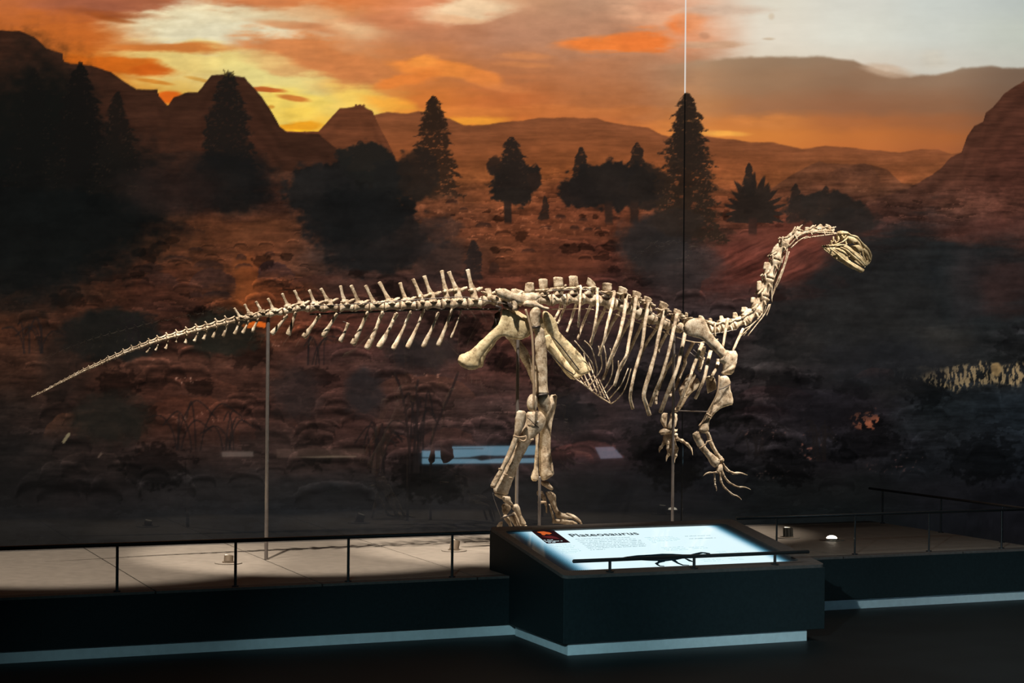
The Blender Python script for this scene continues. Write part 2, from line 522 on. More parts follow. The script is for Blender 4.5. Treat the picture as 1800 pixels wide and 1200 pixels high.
    skyline([(440, 226), (560, 233), (600, 216), (663, 201), (680, 197), (715, 199), (735, 196), (760, 200), (790, 208), (815, 220), (850, 220), (880, 215), (910, 213), (950, 207), (1000, 207), (1050, 208), (1062, 213), (1100, 220), (1140, 224), (1162, 236), (1180, 240), (1240, 240), (1290, 245), (1320, 250), (1360, 250), (1385, 257), (1410, 262), (1450, 256), (1500, 260), (1540, 264), (1580, 268), (1620, 262), (1650, 262), (1672, 270), (1690, 268), (2100, 262)],
            (124, 72, 44), (138, 74, 38), 110, 1.3, 0.10)
    skyline([(480, 234), (560, 231), (580, 209), (597, 190), (625, 187), (633, 183), (640, 188), (655, 195), (663, 215), (680, 246), (700, 290), (730, 320)],
            (92, 52, 33), (100, 56, 34), 110, 1.3, 0.12)
    skyline([(1290, 372), (1370, 322), (1400, 303), (1425, 290), (1440, 284), (1455, 288), (1520, 288), (1545, 294), (1560, 298), (1585, 322), (1640, 330)],
            (94, 56, 37), (96, 55, 36), 70, 1.4, 0.18)
    skyline([(1540, 350), (1600, 330), (1650, 300), (1672, 275), (1690, 268), (1700, 240), (1712, 222), (1728, 215), (1733, 198), (1745, 190), (1765, 165), (1780, 155), (1800, 142), (1900, 90), (2200, 60)],
            (76, 45, 33), (78, 44, 34), 150, 1.8, 0.16)
    skyline([(-600, 30), (-200, 40), (0, 54), (33, 54), (60, 65), (82, 85), (110, 94), (112, 108), (125, 112), (160, 115), (195, 127), (225, 148), (240, 157), (277, 157), (279, 168), (295, 186), (305, 172), (330, 163), (348, 162), (360, 147), (372, 133), (398, 131), (430, 136), (440, 148), (460, 170), (480, 200), (492, 222), (505, 232), (560, 236), (640, 300)],
            (56, 34, 24), (66, 38, 27), 150, 1.4, 0.12)

    # ---------------- desert ground
    gc = [0, 150, 300, 450, 600, 750, 900, 1050, 1200, 1350, 1500, 1650, 1800]
    gr = [300, 350, 400, 450, 500, 560, 640, 720, 800, 860, 920, 1000]
    gcol = [
        [(30, 26, 22), (36, 26, 22), (56, 34, 25), (66, 38, 27), (100, 58, 36), (130, 72, 40), (138, 76, 40), (138, 74, 40), (142, 76, 40), (146, 78, 42), (92, 54, 36), (78, 45, 34), (82, 46, 36)],
        [(24, 24, 22), (28, 25, 22), (44, 30, 25), (60, 36, 28), (80, 46, 32), (112, 62, 38), (124, 66, 38), (118, 62, 38), (120, 64, 38), (118, 62, 38), (84, 50, 38), (94, 56, 42), (92, 54, 42)],
        [(22, 23, 22), (34, 27, 23), (78, 44, 29), (92, 51, 31), (80, 46, 32), (110, 60, 38), (116, 60, 36), (106, 56, 36), (84, 48, 34), (94, 50, 36), (70, 44, 38), (78, 50, 42), (80, 50, 42)],
        [(24, 22, 20), (52, 33, 25), (86, 46, 28), (92, 50, 30), (60, 44, 38), (78, 48, 36), (106, 56, 34), (88, 46, 33), (64, 46, 40), (84, 46, 38), (44, 36, 34), (34, 32, 32), (46, 36, 34)],
        [(40, 29, 24), (66, 37, 25), (66, 36, 25), (104, 54, 29), (64, 40, 32), (66, 42, 36), (92, 48, 34), (66, 36, 30), (54, 40, 37), (72, 42, 37), (38, 34, 34), (34, 33, 33), (44, 35, 34)],
        [(66, 38, 25), (64, 36, 25), (54, 32, 25), (84, 45, 28), (70, 40, 31), (60, 40, 35), (76, 42, 33), (62, 36, 32), (48, 38, 37), (52, 38, 36), (38, 36, 35), (36, 36, 36), (36, 34, 35)],
        [(54, 34, 25), (58, 36, 27), (62, 37, 28), (66, 40, 31), (62, 40, 34), (56, 39, 35), (66, 40, 35), (54, 38, 36), (44, 37, 37), (42, 37, 36), (38, 35, 35), (36, 35, 34), (34, 34, 34)],
        [(36, 28, 24), (50, 33, 27), (66, 40, 31), (60, 38, 31), (58, 40, 35), (62, 43, 38), (62, 43, 38), (50, 37, 36), (40, 34, 36), (40, 33, 34), (32, 29, 32), (28, 31, 33), (26, 31, 35)],
        [(28, 24, 22), (44, 33, 29), (50, 37, 33), (50, 37, 33), (60, 43, 38), (54, 40, 38), (54, 39, 38), (50, 34, 35), (33, 30, 32), (33, 29, 30), (29, 27, 30), (26, 28, 31), (25, 28, 32)],
        [(25, 23, 22), (34, 29, 28), (38, 34, 33), (37, 34, 33), (37, 36, 36), (40, 38, 37), (33, 31, 31), (28, 27, 28), (27, 26, 28), (24, 25, 25), (23, 24, 24), (24, 24, 27), (24, 24, 28)],
        [(29, 28, 28), (30, 29, 29), (31, 31, 32), (31, 32, 34), (34, 35, 37), (34, 34, 36), (26, 26, 28), (23, 23, 25), (21, 22, 24), (19, 22, 23), (19, 23, 24), (20, 21, 24), (20, 20, 24)],
        [(20, 20, 20)] * 13]
    # tie the table to the flat ground (below the hills), softly
    g = table(gc, gr, gcol, U + w1 * 34, V + w2 * 18)
    per = np.interp(V, [300, 400, 520, 700, 900], [11, 18, 30, 46, 60])
    ph = np.cumsum(np.ones(1))[0] * 0 + np.interp(V, np.arange(280, 1000, 10), np.cumsum(10 / np.interp(np.arange(280, 1000, 10), [300, 400, 520, 700, 900], [11, 18, 30, 46, 60])))
    ph = ph + 1.3 * w1 + .55 * w5 + .9 * big + .12 * w3
    fr = ph - np.floor(ph)
    ledge = (np.exp(-fr * 9) - 0.55 * sst(.55, 1.0, fr)) * sst(-.35, .45, fbm(U / 110, V / 40, 97, 3))
    fade_ = (1 - .55 * sst(760, 860, V))
    g = g * (1 + fade_ * (0.24 * strat2 + 0.20 * w6 + 0.16 * w5 + 0.12 * w1 + 0.14 * w3 + 0.08 * w4 + 0.34 * ledge))[..., None]
    edge = np.interp(U, [0, 200, 400, 520, 640, 760, 1000, 1200, 1330, 1450, 1560, 1700, 1800], [280, 290, 300, 320, 330, 318, 312, 310, 335, 350, 345, 340, 330])
    m3 = sst(-30, 30, V - edge + w2 * 14)[..., None]
    img[...] = img * (1 - m3) + g * m3

    # terraces, rocks and boulders of the print: lit along the top, sinking into the dusk below
    blob(430, 500, 20, 48, (128, 66, 32), 0.8, 0.5)
    blob(330, 410, 150, 26, (108, 60, 34), 0.5, 0.5)
    blob(470, 420, 60, 30, (106, 60, 36), 0.5, 0.5)
    blob(940, 400, 90, 24, (122, 64, 38), 0.5, 0.5)
    blob(985, 470, 70, 30, (112, 58, 36), 0.5, 0.5)
    blob(1350, 440, 90, 36, (96, 48, 38), 0.6, 0.5)
    blob(860, 345, 60, 12, (140, 74, 40), 0.5, 0.6)

    def mound(cx, top, w, h, ctop, clow, a=0.85, skew=0.0, rough=1.0):
        """a rounded rock: crisp outline above, melting away at its foot"""
        p = (U - cx) / w + 0.10 * w3 + .16 * w1 + skew * (V - top) / h
        prof = np.sqrt(np.clip(1 - np.abs(p) ** 2.6, 0, 1))
        hh = top + h * (1 - prof) * .8 + (w3 * .09 + w1 * .16 + w5 * .07) * h * rough + w4 * .8
        t = np.clip((V - hh) / h, 0, 1)
        m = sst(-1.2, 1.2, V - hh) * (np.abs(p) < 1) * (1 - sst(0.30, 1.0, (V - top) / h + .25 * w3 + .2 * w5)) * a
        c = np.array(ctop, np.float32) * (1 - t[..., None]) + np.array(clow, np.float32) * t[..., None]
        c = c * (1 + .16 * w5 + .14 * w6 + .10 * w4)[..., None]
        img[...] = img * (1 - m[..., None]) + c * m[..., None]

    for r in ((313, 397, 9, 9), (284, 422, 10, 14), (424, 446, 10, 14), (475, 440, 10, 16), (312, 448, 24, 12), (365, 458, 28, 18), (262, 462, 26, 22), (345, 434, 14, 8), (430, 462, 18, 14),
              (1034, 399, 8, 8), (1052, 398, 5, 6), (1010, 396, 9, 9), (1025, 382, 8, 8), (985, 376, 11, 11), (815, 364, 8, 8), (850, 390, 14, 10), (868, 462, 10, 22), (930, 436, 14, 10), (795, 350, 12, 12), (960, 396, 12, 8), (1080, 380, 10, 8)):
        mound(*r, (64, 38, 28), (46, 30, 25), 0.85)
    mound(372, 474, 42, 52, (66, 40, 32), (50, 33, 28)); mound(280, 478, 34, 34, (62, 38, 30), (54, 33, 27), .8); mound(382, 512, 28, 16, (44, 30, 26), (60, 36, 28)); mound(346, 514, 12, 12, (60, 36, 28), (56, 34, 28))
    mound(482, 456, 36, 52, (62, 40, 36), (48, 32, 29), 0.95, -0.22, .7); mound(575, 484, 64, 22, (84, 49, 38), (70, 42, 34), .7)
    mound(600, 606, 84, 40, (78, 48, 42), (56, 40, 36), .8); mound(640, 566, 90, 30, (78, 44, 36), (60, 40, 35), .6)
    mound(1500, 290, 46, 40, (88, 54, 38), (76, 46, 35), .6)
    mound(1090, 432, 26, 18, (88, 45, 32), (70, 38, 30), .7); mound(1260, 402, 46, 16, (62, 40, 30), (70, 44, 36), .8); mound(1000, 432, 40, 22, (110, 58, 38), (88, 46, 34), .6)
    mound(1230, 326, 60, 20, (70, 48, 34), (60, 42, 32), .4)
    mound(310, 625, 110, 40, (82, 50, 38), (52, 33, 27), .8); mound(420, 632, 46, 30, (70, 44, 34), (56, 36, 30), .5)
    mound(350, 662, 70, 50, (84, 50, 38), (56, 35, 28), .8); mound(330, 694, 90, 110, (80, 46, 34), (52, 35, 29), .9); mound(385, 718, 60, 60, (92, 54, 42), (56, 38, 32), .9)
    mound(145, 722, 66, 60, (74, 47, 34), (50, 35, 28), .9); mound(470, 700, 50, 70, (84, 50, 40), (56, 39, 34), .6)
    mound(745, 656, 96, 64, (84, 52, 41), (60, 42, 37), .75); mound(870, 650, 60, 36, (86, 52, 44), (66, 44, 38), .6); mound(900, 690, 80, 30, (84, 54, 48), (58, 42, 40), .6)
    mound(690, 762, 50, 46, (88, 54, 45), (66, 44, 39), .7); mound(790, 752, 50, 40, (94, 60, 51), (66, 45, 41), .7); mound(640, 730, 60, 70, (72, 46, 40), (60, 42, 38), .6)
    mound(1030, 775, 66, 42, (88, 52, 48), (70, 43, 42), .8); mound(1000, 790, 44, 24, (96, 58, 52), (74, 44, 42), .8); mound(880, 730, 60, 30, (76, 52, 48), (60, 44, 42), .5)
    mound(560, 660, 80, 60, (74, 46, 40), (60, 42, 38), .5); mound(1040, 600, 70, 80, (54, 40, 37), (44, 36, 35), .6)
    mound(1545, 645, 34, 26, (104, 64, 58), (60, 42, 42), .8, 0.4); mound(1360, 676, 66, 40, (54, 38, 38), (44, 35, 36), .6); mound(1340, 712, 50, 24, (60, 40, 41), (46, 36, 38), .5)
    mound(1340, 455, 110, 90, (100, 50, 40), (70, 42, 38), .7); mound(1430, 470, 70, 70, (88, 46, 40), (50, 38, 36), .6); mound(1300, 412, 60, 40, (104, 56, 42), (84, 46, 38), .7)
    mound(190, 380, 160, 50, (58, 36, 27), (70, 40, 28), .5); mound(120, 500, 110, 40, (84, 48, 32), (60, 36, 26), .7); mound(230, 545, 160, 40, (70, 40, 28), (56, 34, 26), .6)
    mound(60, 560, 90, 80, (74, 42, 28), (50, 32, 25), .6); mound(300, 268, 110, 40, (54, 36, 28), (48, 32, 26), .7); mound(520, 300, 60, 30, (84, 52, 38), (58, 38, 30), .7)
    # many smaller stones and clumps, each with a crisp upper outline, relative to the ground they lie on
    rg = np.random.default_rng(12)

    def Xof(px):
        return P(px, 500, MURAL_Y).x

    for k in range(420):
        vy = 375 + 470 * rg.random() ** 1.15
        ux = rg.uniform(60, 1800)
        if ux > 1400 and vy < 560: continue
        sc_ = np.interp(vy, [375, 500, 700, 850], [9, 20, 38, 52]) * rg.uniform(.45, 1.5)
        hh_ = sc_ * rg.uniform(.35, .7)
        w_ = sc_
        x0, x1 = Xof(ux - w_ * 1.4), Xof(ux + w_ * 1.4)
        i0, i1 = np.searchsorted(xs, x0), np.searchsorted(xs, x1)
        zlo, zhi = P(ux, vy + hh_ * 2, MURAL_Y).z, P(ux, vy - hh_ - 6, MURAL_Y).z
        j0, j1 = np.searchsorted(zs, zlo), np.searchsorted(zs, zhi)
        if i1 - i0 < 3 or j1 - j0 < 3: continue
        s_ = (slice(j0, j1), slice(i0, i1))
        u, v = U[s_], V[s_]
        p_ = (u - ux) / w_ + .18 * w1[s_] + .12 * w3[s_]
        if rg.random() < .72:      # stone
            top_ = vy + hh_ * .8 * (1 - np.sqrt(np.clip(1 - np.abs(p_) ** 2.4, 0, 1))) + (w3[s_] * .14 + w5[s_] * .10) * hh_
            t_ = np.clip((v - top_) / hh_, 0, 1.2)
            m_ = sst(-.8, .8, v - top_) * (np.abs(p_) < 1) * (1 - sst(.5, 1.15, t_ + .2 * w5[s_]))
            f_ = (1.10 + .42 * np.exp(-t_ * 5) - .55 * sst(.1, .8, t_)) * rg.uniform(.82, 1.05)
            fm = 1 + m_ * (f_ - 1) * (.9 if ux < 1380 else .6)
        else:                      # dark clump of leaves
            n_ = fbm(u / 9, v / 7, 700 + k % 9, 3)
            d_ = np.sqrt(p_ ** 2 + ((v - vy) / (hh_ * 1.1)) ** 2) + n_ * .55
            m_ = 1 - sst(.8, 1.05, d_)
            fm = 1 - .42 * m_
        img[s_] *= fm[..., None]
    sat = (sst(300, 340, V) * (1 - sst(480, 560, V)))[..., None]
    gray_ = img.mean(-1, keepdims=True)
    img[...] = img * (1 - sat * .14) + gray_ * sat * .06

    bright = sst(0.62, 0.95, w4 * 0.8 + w3 * 0.35 + 0.35)
    for cxx, cyy, rx, ry, col in ((335, 668, 48, 7, (190, 140, 116)), (345, 735, 46, 12, (150, 106, 86)), (270, 632, 30, 5, (120, 84, 66)), (520, 605, 50, 6, (140, 96, 80)), (740, 664, 60, 9, (170, 116, 92)),
                                  (1530, 735, 18, 22, (196, 108, 74)), (1425, 785, 20, 30, (150, 92, 76)), (1340, 760, 44, 14, (120, 82, 72)), (1470, 760, 14, 24, (104, 92, 90)), (1600, 810, 30, 20, (100, 72, 66)),
                                  (1560, 820, 40, 14, (78, 56, 52)), (1350, 830, 40, 14, (72, 54, 48)), (1530, 330, 30, 10, (130, 84, 60)), (1200, 330, 46, 90, (120, 74, 52)), (590, 400, 26, 22, (110, 68, 50)), (780, 345, 30, 34, (110, 66, 44)), (850, 395, 200, 30, (150, 88, 58))):
        d = ((U - cxx) / rx) ** 2 + ((V - cyy) / ry) ** 2
        mix(0.75 * bright * (1 - sst(0.6, 1.25, d + w3 * 0.25)), col)
    # light showing through the reeds on the right
    reed = fbm(U / 3.2 + w3 * 1.2, V / 11, 81, 3)
    hi = np.interp(U, [1600, 1625, 1660, 1700, 1720, 1760, 1800, 1830], [650, 640, 645, 636, 632, 640, 634, 640])
    lo = np.interp(U, [1600, 1640, 1680, 1700, 1740, 1800, 1830], [665, 682, 692, 688, 680, 678, 676])
    mm = sst(0, 5, V - hi + w3 * 6) * sst(0, 9, lo - V + w3 * 9) * sst(1575, 1640, U + w3 * 14)
    mix(0.9 * mm * sst(-0.05, 0.18, reed), (152, 128, 92))
    blob(1752, 650, 9, 13, (160, 128, 84), 0.8, 0.2)
    mix(0.55 * sst(0.10, 0.3, fbm(U / 3.0, V / 10, 83, 3)) * (1 - sst(0.5, 1.2, ((U - 1590) / 24) ** 2 + ((V - 655) / 12) ** 2)), (110, 106, 100))
    mix(0.9 * sst(0.0, 0.2, fbm(U / 6, V / 5, 85, 3)) * (1 - sst(0.5, 1.2, ((U - 1522) / 30) ** 2 + ((V - 740) / 17) ** 2 + w3 * 0.4)), (168, 96, 66))
    # dusk over the right and far left parts of the print
    blob(1660, 520, 210, 110, (31, 32, 32), 0.9, 0.45); blob(1500, 560, 170, 120, (35, 34, 33), 0.8, 0.5)
    blob(1480, 470, 60, 60, (34, 32, 31), 0.55, 0.5)
    blob(1680, 480, 60, 50, (32, 34, 35), 0.6, 0.5); blob(1750, 400, 90, 26, (84, 50, 42), 0.6, 0.6)
    blob(1765, 505, 50, 46, (58, 38, 35), 0.6, 0.5); blob(1660, 590, 44, 30, (50, 46, 42), 0.5, 0.6); blob(1700, 500, 30, 50, (44, 38, 38), 0.5, 0.6)
    # tilted layers of the red outcrop behind the neck
    ca, sa = math.cos(-.42), math.sin(-.42)
    lay = fbm((U * ca + V * sa) / 90 + w1 * .3, (-U * sa + V * ca) / 5.5 + w1 * 1.4, 111, 4)
    lay2 = fbm((U * ca + V * sa) / 60, (-U * sa + V * ca) / 14 + w1 * 1.5, 115, 3)
    du_, dv_ = (U - 1362) / 132, (V - 452 + (U - 1362) * .12) / 58
    mm = (1 - sst(.55, 1.05, np.sqrt(du_ ** 2 + dv_ ** 2) + w1 * .25 + w3 * .1)) * .85
    c = np.array((86, 45, 36), np.float32) * (1 + .55 * lay + .4 * lay2)[..., None]
    img[...] = img * (1 - mm[..., None]) + c * mm[..., None]
    blob(1410, 415, 90, 20, (92, 50, 38), 0.5, 0.5); 

    # ---------------- trees
    def conifer(cx, top, base, hw, color, alpha=1.0, sharpness=1.0, layers=9, power=0.75, gaps=0.5, seed=0):
        t = (V - top) / (base - top)
        tc = np.clip(t, 0, 1)
        saw = 1 - np.mod(tc * layers + 0.35 * fbm(U / 14, V / 14, 300 + seed, 2), 1.0)
        w = hw * np.power(tc, power) * (0.74 + 0.34 * (1 - saw)) + 1.2
        wob = fbm(U / 9, V / 6, 310 + seed, 4)
        d = np.abs(U - cx + 4 * fbm(U / 40, V / 30, 320 + seed, 2)) / w + wob * 0.34
        m = (1 - sst(1 - 0.12 * sharpness, 1 + 0.12 * sharpness, d)) * sst(-0.01, 0.015, t) * (1 - sst(0.97, 1.05, t + wob * 0.05))
        holes = sst(0.28, 0.55, fbm(U / 7, V / 4, 330 + seed, 3) + 0.15 * d) * gaps
        mix(alpha * m * (1 - holes), color)
        lit = sst(.42, .62, fbm(U / 4.5, V / 3.0, 350 + seed, 2)) * sst(.15, .6, d) * gaps
        mix(.55 * m * lit, (112, 72, 50))

    def bush(cx, cy, rx, ry, color, alpha=1.0, rough=0.30, soft=0.08, seed=0):
        n = fbm(U / 16, V / 12, 400 + seed, 5)
        d = np.sqrt(((U - cx) / rx) ** 2 + ((V - cy) / ry) ** 2) + n * rough
        mix(alpha * (1 - sst(1 - soft, 1 + soft, d)), color)

    DK = (30, 28, 25)
    # far left dark grove
    bush(60, 260, 110, 160, (17, 18, 16), 0.95, 0.25, 0.45, 1); bush(120, 360, 190, 130, (16, 17, 16), 0.97, 0.25, 0.4, 2); bush(40, 440, 110, 110, (17, 18, 17), 0.85, 0.25, 0.5, 3)
    conifer(140, 108, 330, 70, (20, 18, 16), 0.92, 1.5, 9, 0.7, 0.25, 1)
    conifer(207, 160, 340, 48, (24, 21, 18), 0.85, 1.8, 8, 0.7, 0.35, 2)
    conifer(60, 118, 330, 60, (19, 18, 16), 0.7, 3.0, 8, 0.7, 0.2, 3)
    conifer(400, 126, 350, 62, (28, 24, 21), 0.92, 1.2, 8, 0.55, 0.35, 4)
    bush(405, 320, 78, 56, (22, 21, 20), 0.9, 0.28, 0.3, 5); bush(300, 330, 90, 40, (42, 30, 26), 0.6, 0.3, 0.5, 6)
    # bush group left of centre
    bush(625, 340, 118, 62, (25, 23, 21), 0.97, 0.34, 0.08, 7); bush(640, 285, 48, 34, (31, 29, 26), 0.95, 0.35, 0.10, 8); bush(700, 320, 50, 40, (30, 28, 26), 0.95, 0.35, 0.1, 9)
    bush(560, 330, 60, 42, (32, 29, 27), 0.9, 0.35, 0.15, 10); bush(660, 420, 110, 60, (27, 25, 24), 0.9, 0.38, 0.2, 11); bush(620, 380, 90, 50, (24, 23, 22), 0.92, 0.34, 0.2, 12)
    conifer(635, 246, 300, 26, (34, 30, 26), 0.9, 1.2, 4, 0.6, 0.3, 5)
    conifer(762, 168, 346, 50, (48, 33, 24), 0.97, 1.0, 10, 0.62, 0.75, 6)
    conifer(762, 168, 230, 24, (44, 31, 23), 0.9, 1.0, 4, 0.5, 0.6, 7)
    bush(735, 305, 36, 46, (38, 30, 25), 0.85, 0.35, 0.15, 13)
    bush(905, 320, 44, 40, (35, 29, 25), 0.98, 0.40, 0.08, 14); conifer(900, 240, 330, 34, (40, 31, 26), 0.97, 1.0, 5, 0.6, 0.4, 8); bush(940, 318, 12, 16, (44, 32, 26), 0.9, 0.5, 0.12, 15); bush(866, 290, 12, 18, (44, 32, 26), 0.9, 0.5, 0.12, 16)
    mix(0.95 * (1 - sst(5, 8, np.abs(U - 893 + w3 * 2))) * sst(350, 356, V) * (1 - sst(388, 396, V)), (42, 31, 26))
    conifer(958, 344, 386, 9, (44, 32, 26), 0.9, 1.0, 4, 0.6, 0.3, 9)
    conifer(1021, 258, 340, 20, (40, 31, 26), 0.95, 1.0, 4, 0.55, 0.4, 10); conifer(1120, 250, 350, 30, (40, 31, 26), 0.95, 1.0, 5, 0.6, 0.4, 11)
    bush(1075, 325, 82, 42, (34, 29, 26), 0.98, 0.32, 0.08, 17); bush(1015, 340, 34, 28, (35, 29, 26), 0.95, 0.4, 0.1, 18); bush(1140, 330, 40, 40, (36, 30, 26), 0.9, 0.35, 0.12, 19)
    for tx in (1070, 1115):
        mix(0.9 * (1 - sst(5, 9, np.abs(U - tx + w3 * 3))) * sst(350, 360, V) * (1 - sst(388, 398, V)), (46, 33, 27))
    conifer(1208, 163, 425, 66, (46, 34, 26), 0.97, 1.0, 12, 0.55, 0.8, 12); conifer(1208, 163, 300, 32, (40, 31, 25), 0.85, 1.0, 9, 0.55, 0.4, 13)
    bush(1150, 430, 62, 52, (44, 39, 37), 0.92, 0.30, 0.30, 20); bush(1205, 470, 70, 40, (50, 44, 43), 0.6, 0.3, 0.4, 21); bush(1190, 390, 46, 24, (46, 36, 30), 0.8, 0.35, 0.2, 22)
    # spiky palm-like shrub
    ang = np.arctan2(V - 372, U - 1325); rad = np.hypot((U - 1325) / 1.0, (V - 372) / 1.25)
    spk = 44 + 12 * fbm(ang * 9, rad / 60, 500, 3) + 6 * np.sin(ang * 23)
    mix(0.95 * (1 - sst(-3, 4, rad - spk)) * (V < 392), (40, 32, 27)); conifer(1318, 286, 345, 14, (40, 32, 27), 0.95, 1.0, 3, 0.6, 0.2, 14)
    mix(0.9 * (1 - sst(6, 9, np.abs(U - 1323))) * sst(380, 388, V) * (1 - sst(408, 416, V)), (52, 34, 28))
    bush(1450, 366, 66, 30, (38, 32, 28), 0.95, 0.35, 0.10, 23); conifer(1398, 322, 390, 16, (42, 33, 28), 0.9, 1.0, 4, 0.6, 0.3, 15); conifer(1450, 326, 380, 16, (42, 33, 28), 0.9, 1.0, 3, 0.6, 0.3, 16); bush(1495, 388, 50, 24, (38, 33, 30), 0.9, 0.3, 0.2, 24)
    conifer(832, 422, 492, 18, (40, 31, 28), 0.9, 1.2, 5, 0.5, 0.3, 17); bush(775, 455, 46, 42, (54, 42, 38), 0.6, 0.3, 0.3, 25); bush(775, 400, 36, 22, (56, 40, 34), 0.7, 0.4, 0.2, 26)
    # lower bushes
    bush(195, 588, 88, 46, (27, 26, 23), 0.92, 0.22, 0.18, 27); bush(395, 585, 64, 40, (32, 31, 25), 0.85, 0.3, 0.22, 28); bush(195, 735, 70, 46, (34, 32, 27), 0.8, 0.3, 0.35, 29)
    bush(640, 690, 34, 40, (40, 36, 36), 0.8, 0.3, 0.35, 30); bush(745, 620, 60, 28, (44, 37, 35), 0.75, 0.35, 0.3, 31); bush(520, 690, 44, 50, (46, 38, 36), 0.6, 0.3, 0.4, 32)
    bush(1060, 600, 90, 60, (40, 35, 34), 0.5, 0.3, 0.5, 33); bush(110, 640, 40, 60, (36, 29, 25), 0.6, 0.3, 0.5, 34)
    bush(1000, 730, 50, 40, (38, 34, 34), 0.6, 0.3, 0.4, 35); bush(1560, 640, 120, 40, (30, 30, 32), 0.7, 0.3, 0.5, 36); bush(1450, 720, 90, 40, (32, 28, 31), 0.6, 0.3, 0.5, 37)

    # blades and stalks of the foreground plants
    def stroke(pts, w, color, a=0.85):
        pts = cr_sub([tuple(map(float, p)) for p in pts], 8)
        xs_ = [p[0] for p in pts]; ys_ = [p[1] for p in pts]
        bx = (U > min(xs_) - 6) & (U < max(xs_) + 6) & (V > min(ys_) - 6) & (V < max(ys_) + 6)
        if not bx.any():
            return
        u = U[bx]; v = V[bx]; d = np.full(u.shape, 1e9, np.float32)
        for (xa, ya), (xb, yb) in zip(pts, pts[1:]):
            ex, ey = xb - xa, yb - ya
            l2 = ex * ex + ey * ey or 1e-6
            t = np.clip(((u - xa) * ex + (v - ya) * ey) / l2, 0, 1)
            d = np.minimum(d, np.hypot(u - xa - t * ex, v - ya - t * ey))
        m = (1 - sst(w * 0.5, w * 0.5 + 1.3, d))[:, None] * a
        img[bx] = img[bx] * (1 - m) + np.array(color, np.float32) * m

    rs = np.random.default_rng(5)
    for x0, y0, n, sp, hgt in ((665, 830, 14, 60, 90), (730, 830, 8, 50, 150), (60, 620, 8, 70, 60), (400, 790, 6, 60, 70), (560, 640, 6, 80, 60), (240, 600, 10, 50, 50), (1330, 800, 8, 60, 60), (1440, 810, 12, 50, 70), (330, 790, 7, 90, 90)):
        for i in range(n):
            bx = x0 + rs.uniform(-0.25, 0.25) * sp
            tx = bx + rs.uniform(-0.9, 0.9) * sp
            hh = hgt * rs.uniform(0.6, 1.1)
            stroke([(bx, y0), (bx + (tx - bx) * 0.15, y0 - hh * 0.55), (bx + (tx - bx) * 0.5, y0 - hh * 0.95), (tx, y0 - hh * rs.uniform(0.6, 0.95))], 1.6, (30, 25, 24), 0.6)
    for pts in ([(720, 800), (714, 730), (706, 690), (698, 665)], [(727, 795), (733, 740), (738, 700)], [(757, 780), (770, 740), (790, 695), (805, 655)], [(662, 835), (668, 780), (672, 745)],
                [(698, 668), (694, 655)], [(735, 668), (732, 690), (740, 715)]):
        stroke(pts, 3, (40, 30, 28), 0.8)
    for pts in ([(396, 133), (395, 127), (393, 123)], [(398, 133), (399, 128), (401, 124)], [(405, 134), (407, 129), (410, 126)], [(409, 134), (411, 130)]):
        stroke(pts, 1.2, (80, 64, 30), .7)
    for x_ in (625, 632, 639):
        stroke([(x_, 190), (x_ + .5, 185)], 2.6, (92, 52, 33), .9)
    # the bright gap of evening light under the tail
    stroke([(438, 572), (450, 569), (463, 571)], 8, (226, 106, 34), 0.95); stroke([(428, 572), (445, 574)], 4, (170, 84, 34), 0.7); stroke([(455, 568), (464, 573)], 5, (226, 106, 34), 0.9)
    stroke([(112, 776), (118, 767), (121, 763)], 4, (150, 132, 98), 0.85); stroke([(173, 803), (178, 797)], 2.2, (118, 96, 80), 0.7)
    for pts in ([(520, 567), (530, 565)], [(534, 570), (541, 567)]):
        stroke(pts, 3, (112, 64, 46), 0.8)
    # print grain and mottling of the whole landscape
    gm = sst(250, 330, V) * (1 - .45 * sst(800, 900, V))
    mot = fbm(U / 60, V / 45, 121, 5)
    img[...] = img * (1 + gm * (.22 * mot + .10 * w5 + .09 * w3 + .06 * w4))[..., None]
    tint = (gm * fbm(U / 120, V / 70, 131, 4))[..., None]
    img[...] = img * (1 + tint * np.array([.06, .0, -.03], np.float32))
    # fade towards the dim bottom of the print
    img[...] = img * (1 - .22 * sst(560, 900, V))[..., None]

    img = np.clip(img, 2, 250)
    # colours of the print are sRGB; store linear light
    s = img / 255.0
    L = np.where(s <= 0.04045, s / 12.92, ((s + 0.055) / 1.055) ** 2.4).astype(np.float32)

    def panel(i0, i1, name, parent):
        cols = np.arange(i0, i1)
        nz, nx = len(zs), len(cols)
        co = np.zeros((nz, nx, 3), np.float32)
        cx0 = float(xs[cols].mean()); cz0 = float(zs.mean())
        co[..., 0] = xs[cols][None, :] - cx0; co[..., 2] = zs[:, None] - cz0
        col = np.ones((nz, nx, 4), np.float32); col[..., :3] = L[:, cols]
        # a returned edge on both sides, 25 mm deep
        lum = col[..., :3] @ np.array([.3, .6, .1], np.float32)
        edge_glow = np.ones_like(col); edge_glow[..., :3] = (np.array([1.0, .93, .86], np.float32) * np.where(lum > .16, .75, .004)[..., None])  # seam glow painted in: near-white beside bright print, near-black elsewhere
        co = np.concatenate([co[:, :1] + np.array([0, 0.025, 0], np.float32), co, co[:, -1:] + np.array([0, 0.025, 0], np.float32)], 1)
        col = np.concatenate([edge_glow[:, :1], edge_glow[:, :1], col[:, 1:], edge_glow[:, -1:]], 1)
        nx += 2
        idx = np.arange(nz * nx).reshape(nz, nx)
        q = np.stack([idx[:-1, :-1], idx[:-1, 1:], idx[1:, 1:], idx[1:, :-1]], -1).reshape(-1, 4)
        me = bpy.data.meshes.new(name)
        me.vertices.add(nz * nx); me.vertices.foreach_set('co', co.reshape(-1))
        me.loops.add(q.size); me.loops.foreach_set('vertex_index', q.reshape(-1).astype(np.int32))
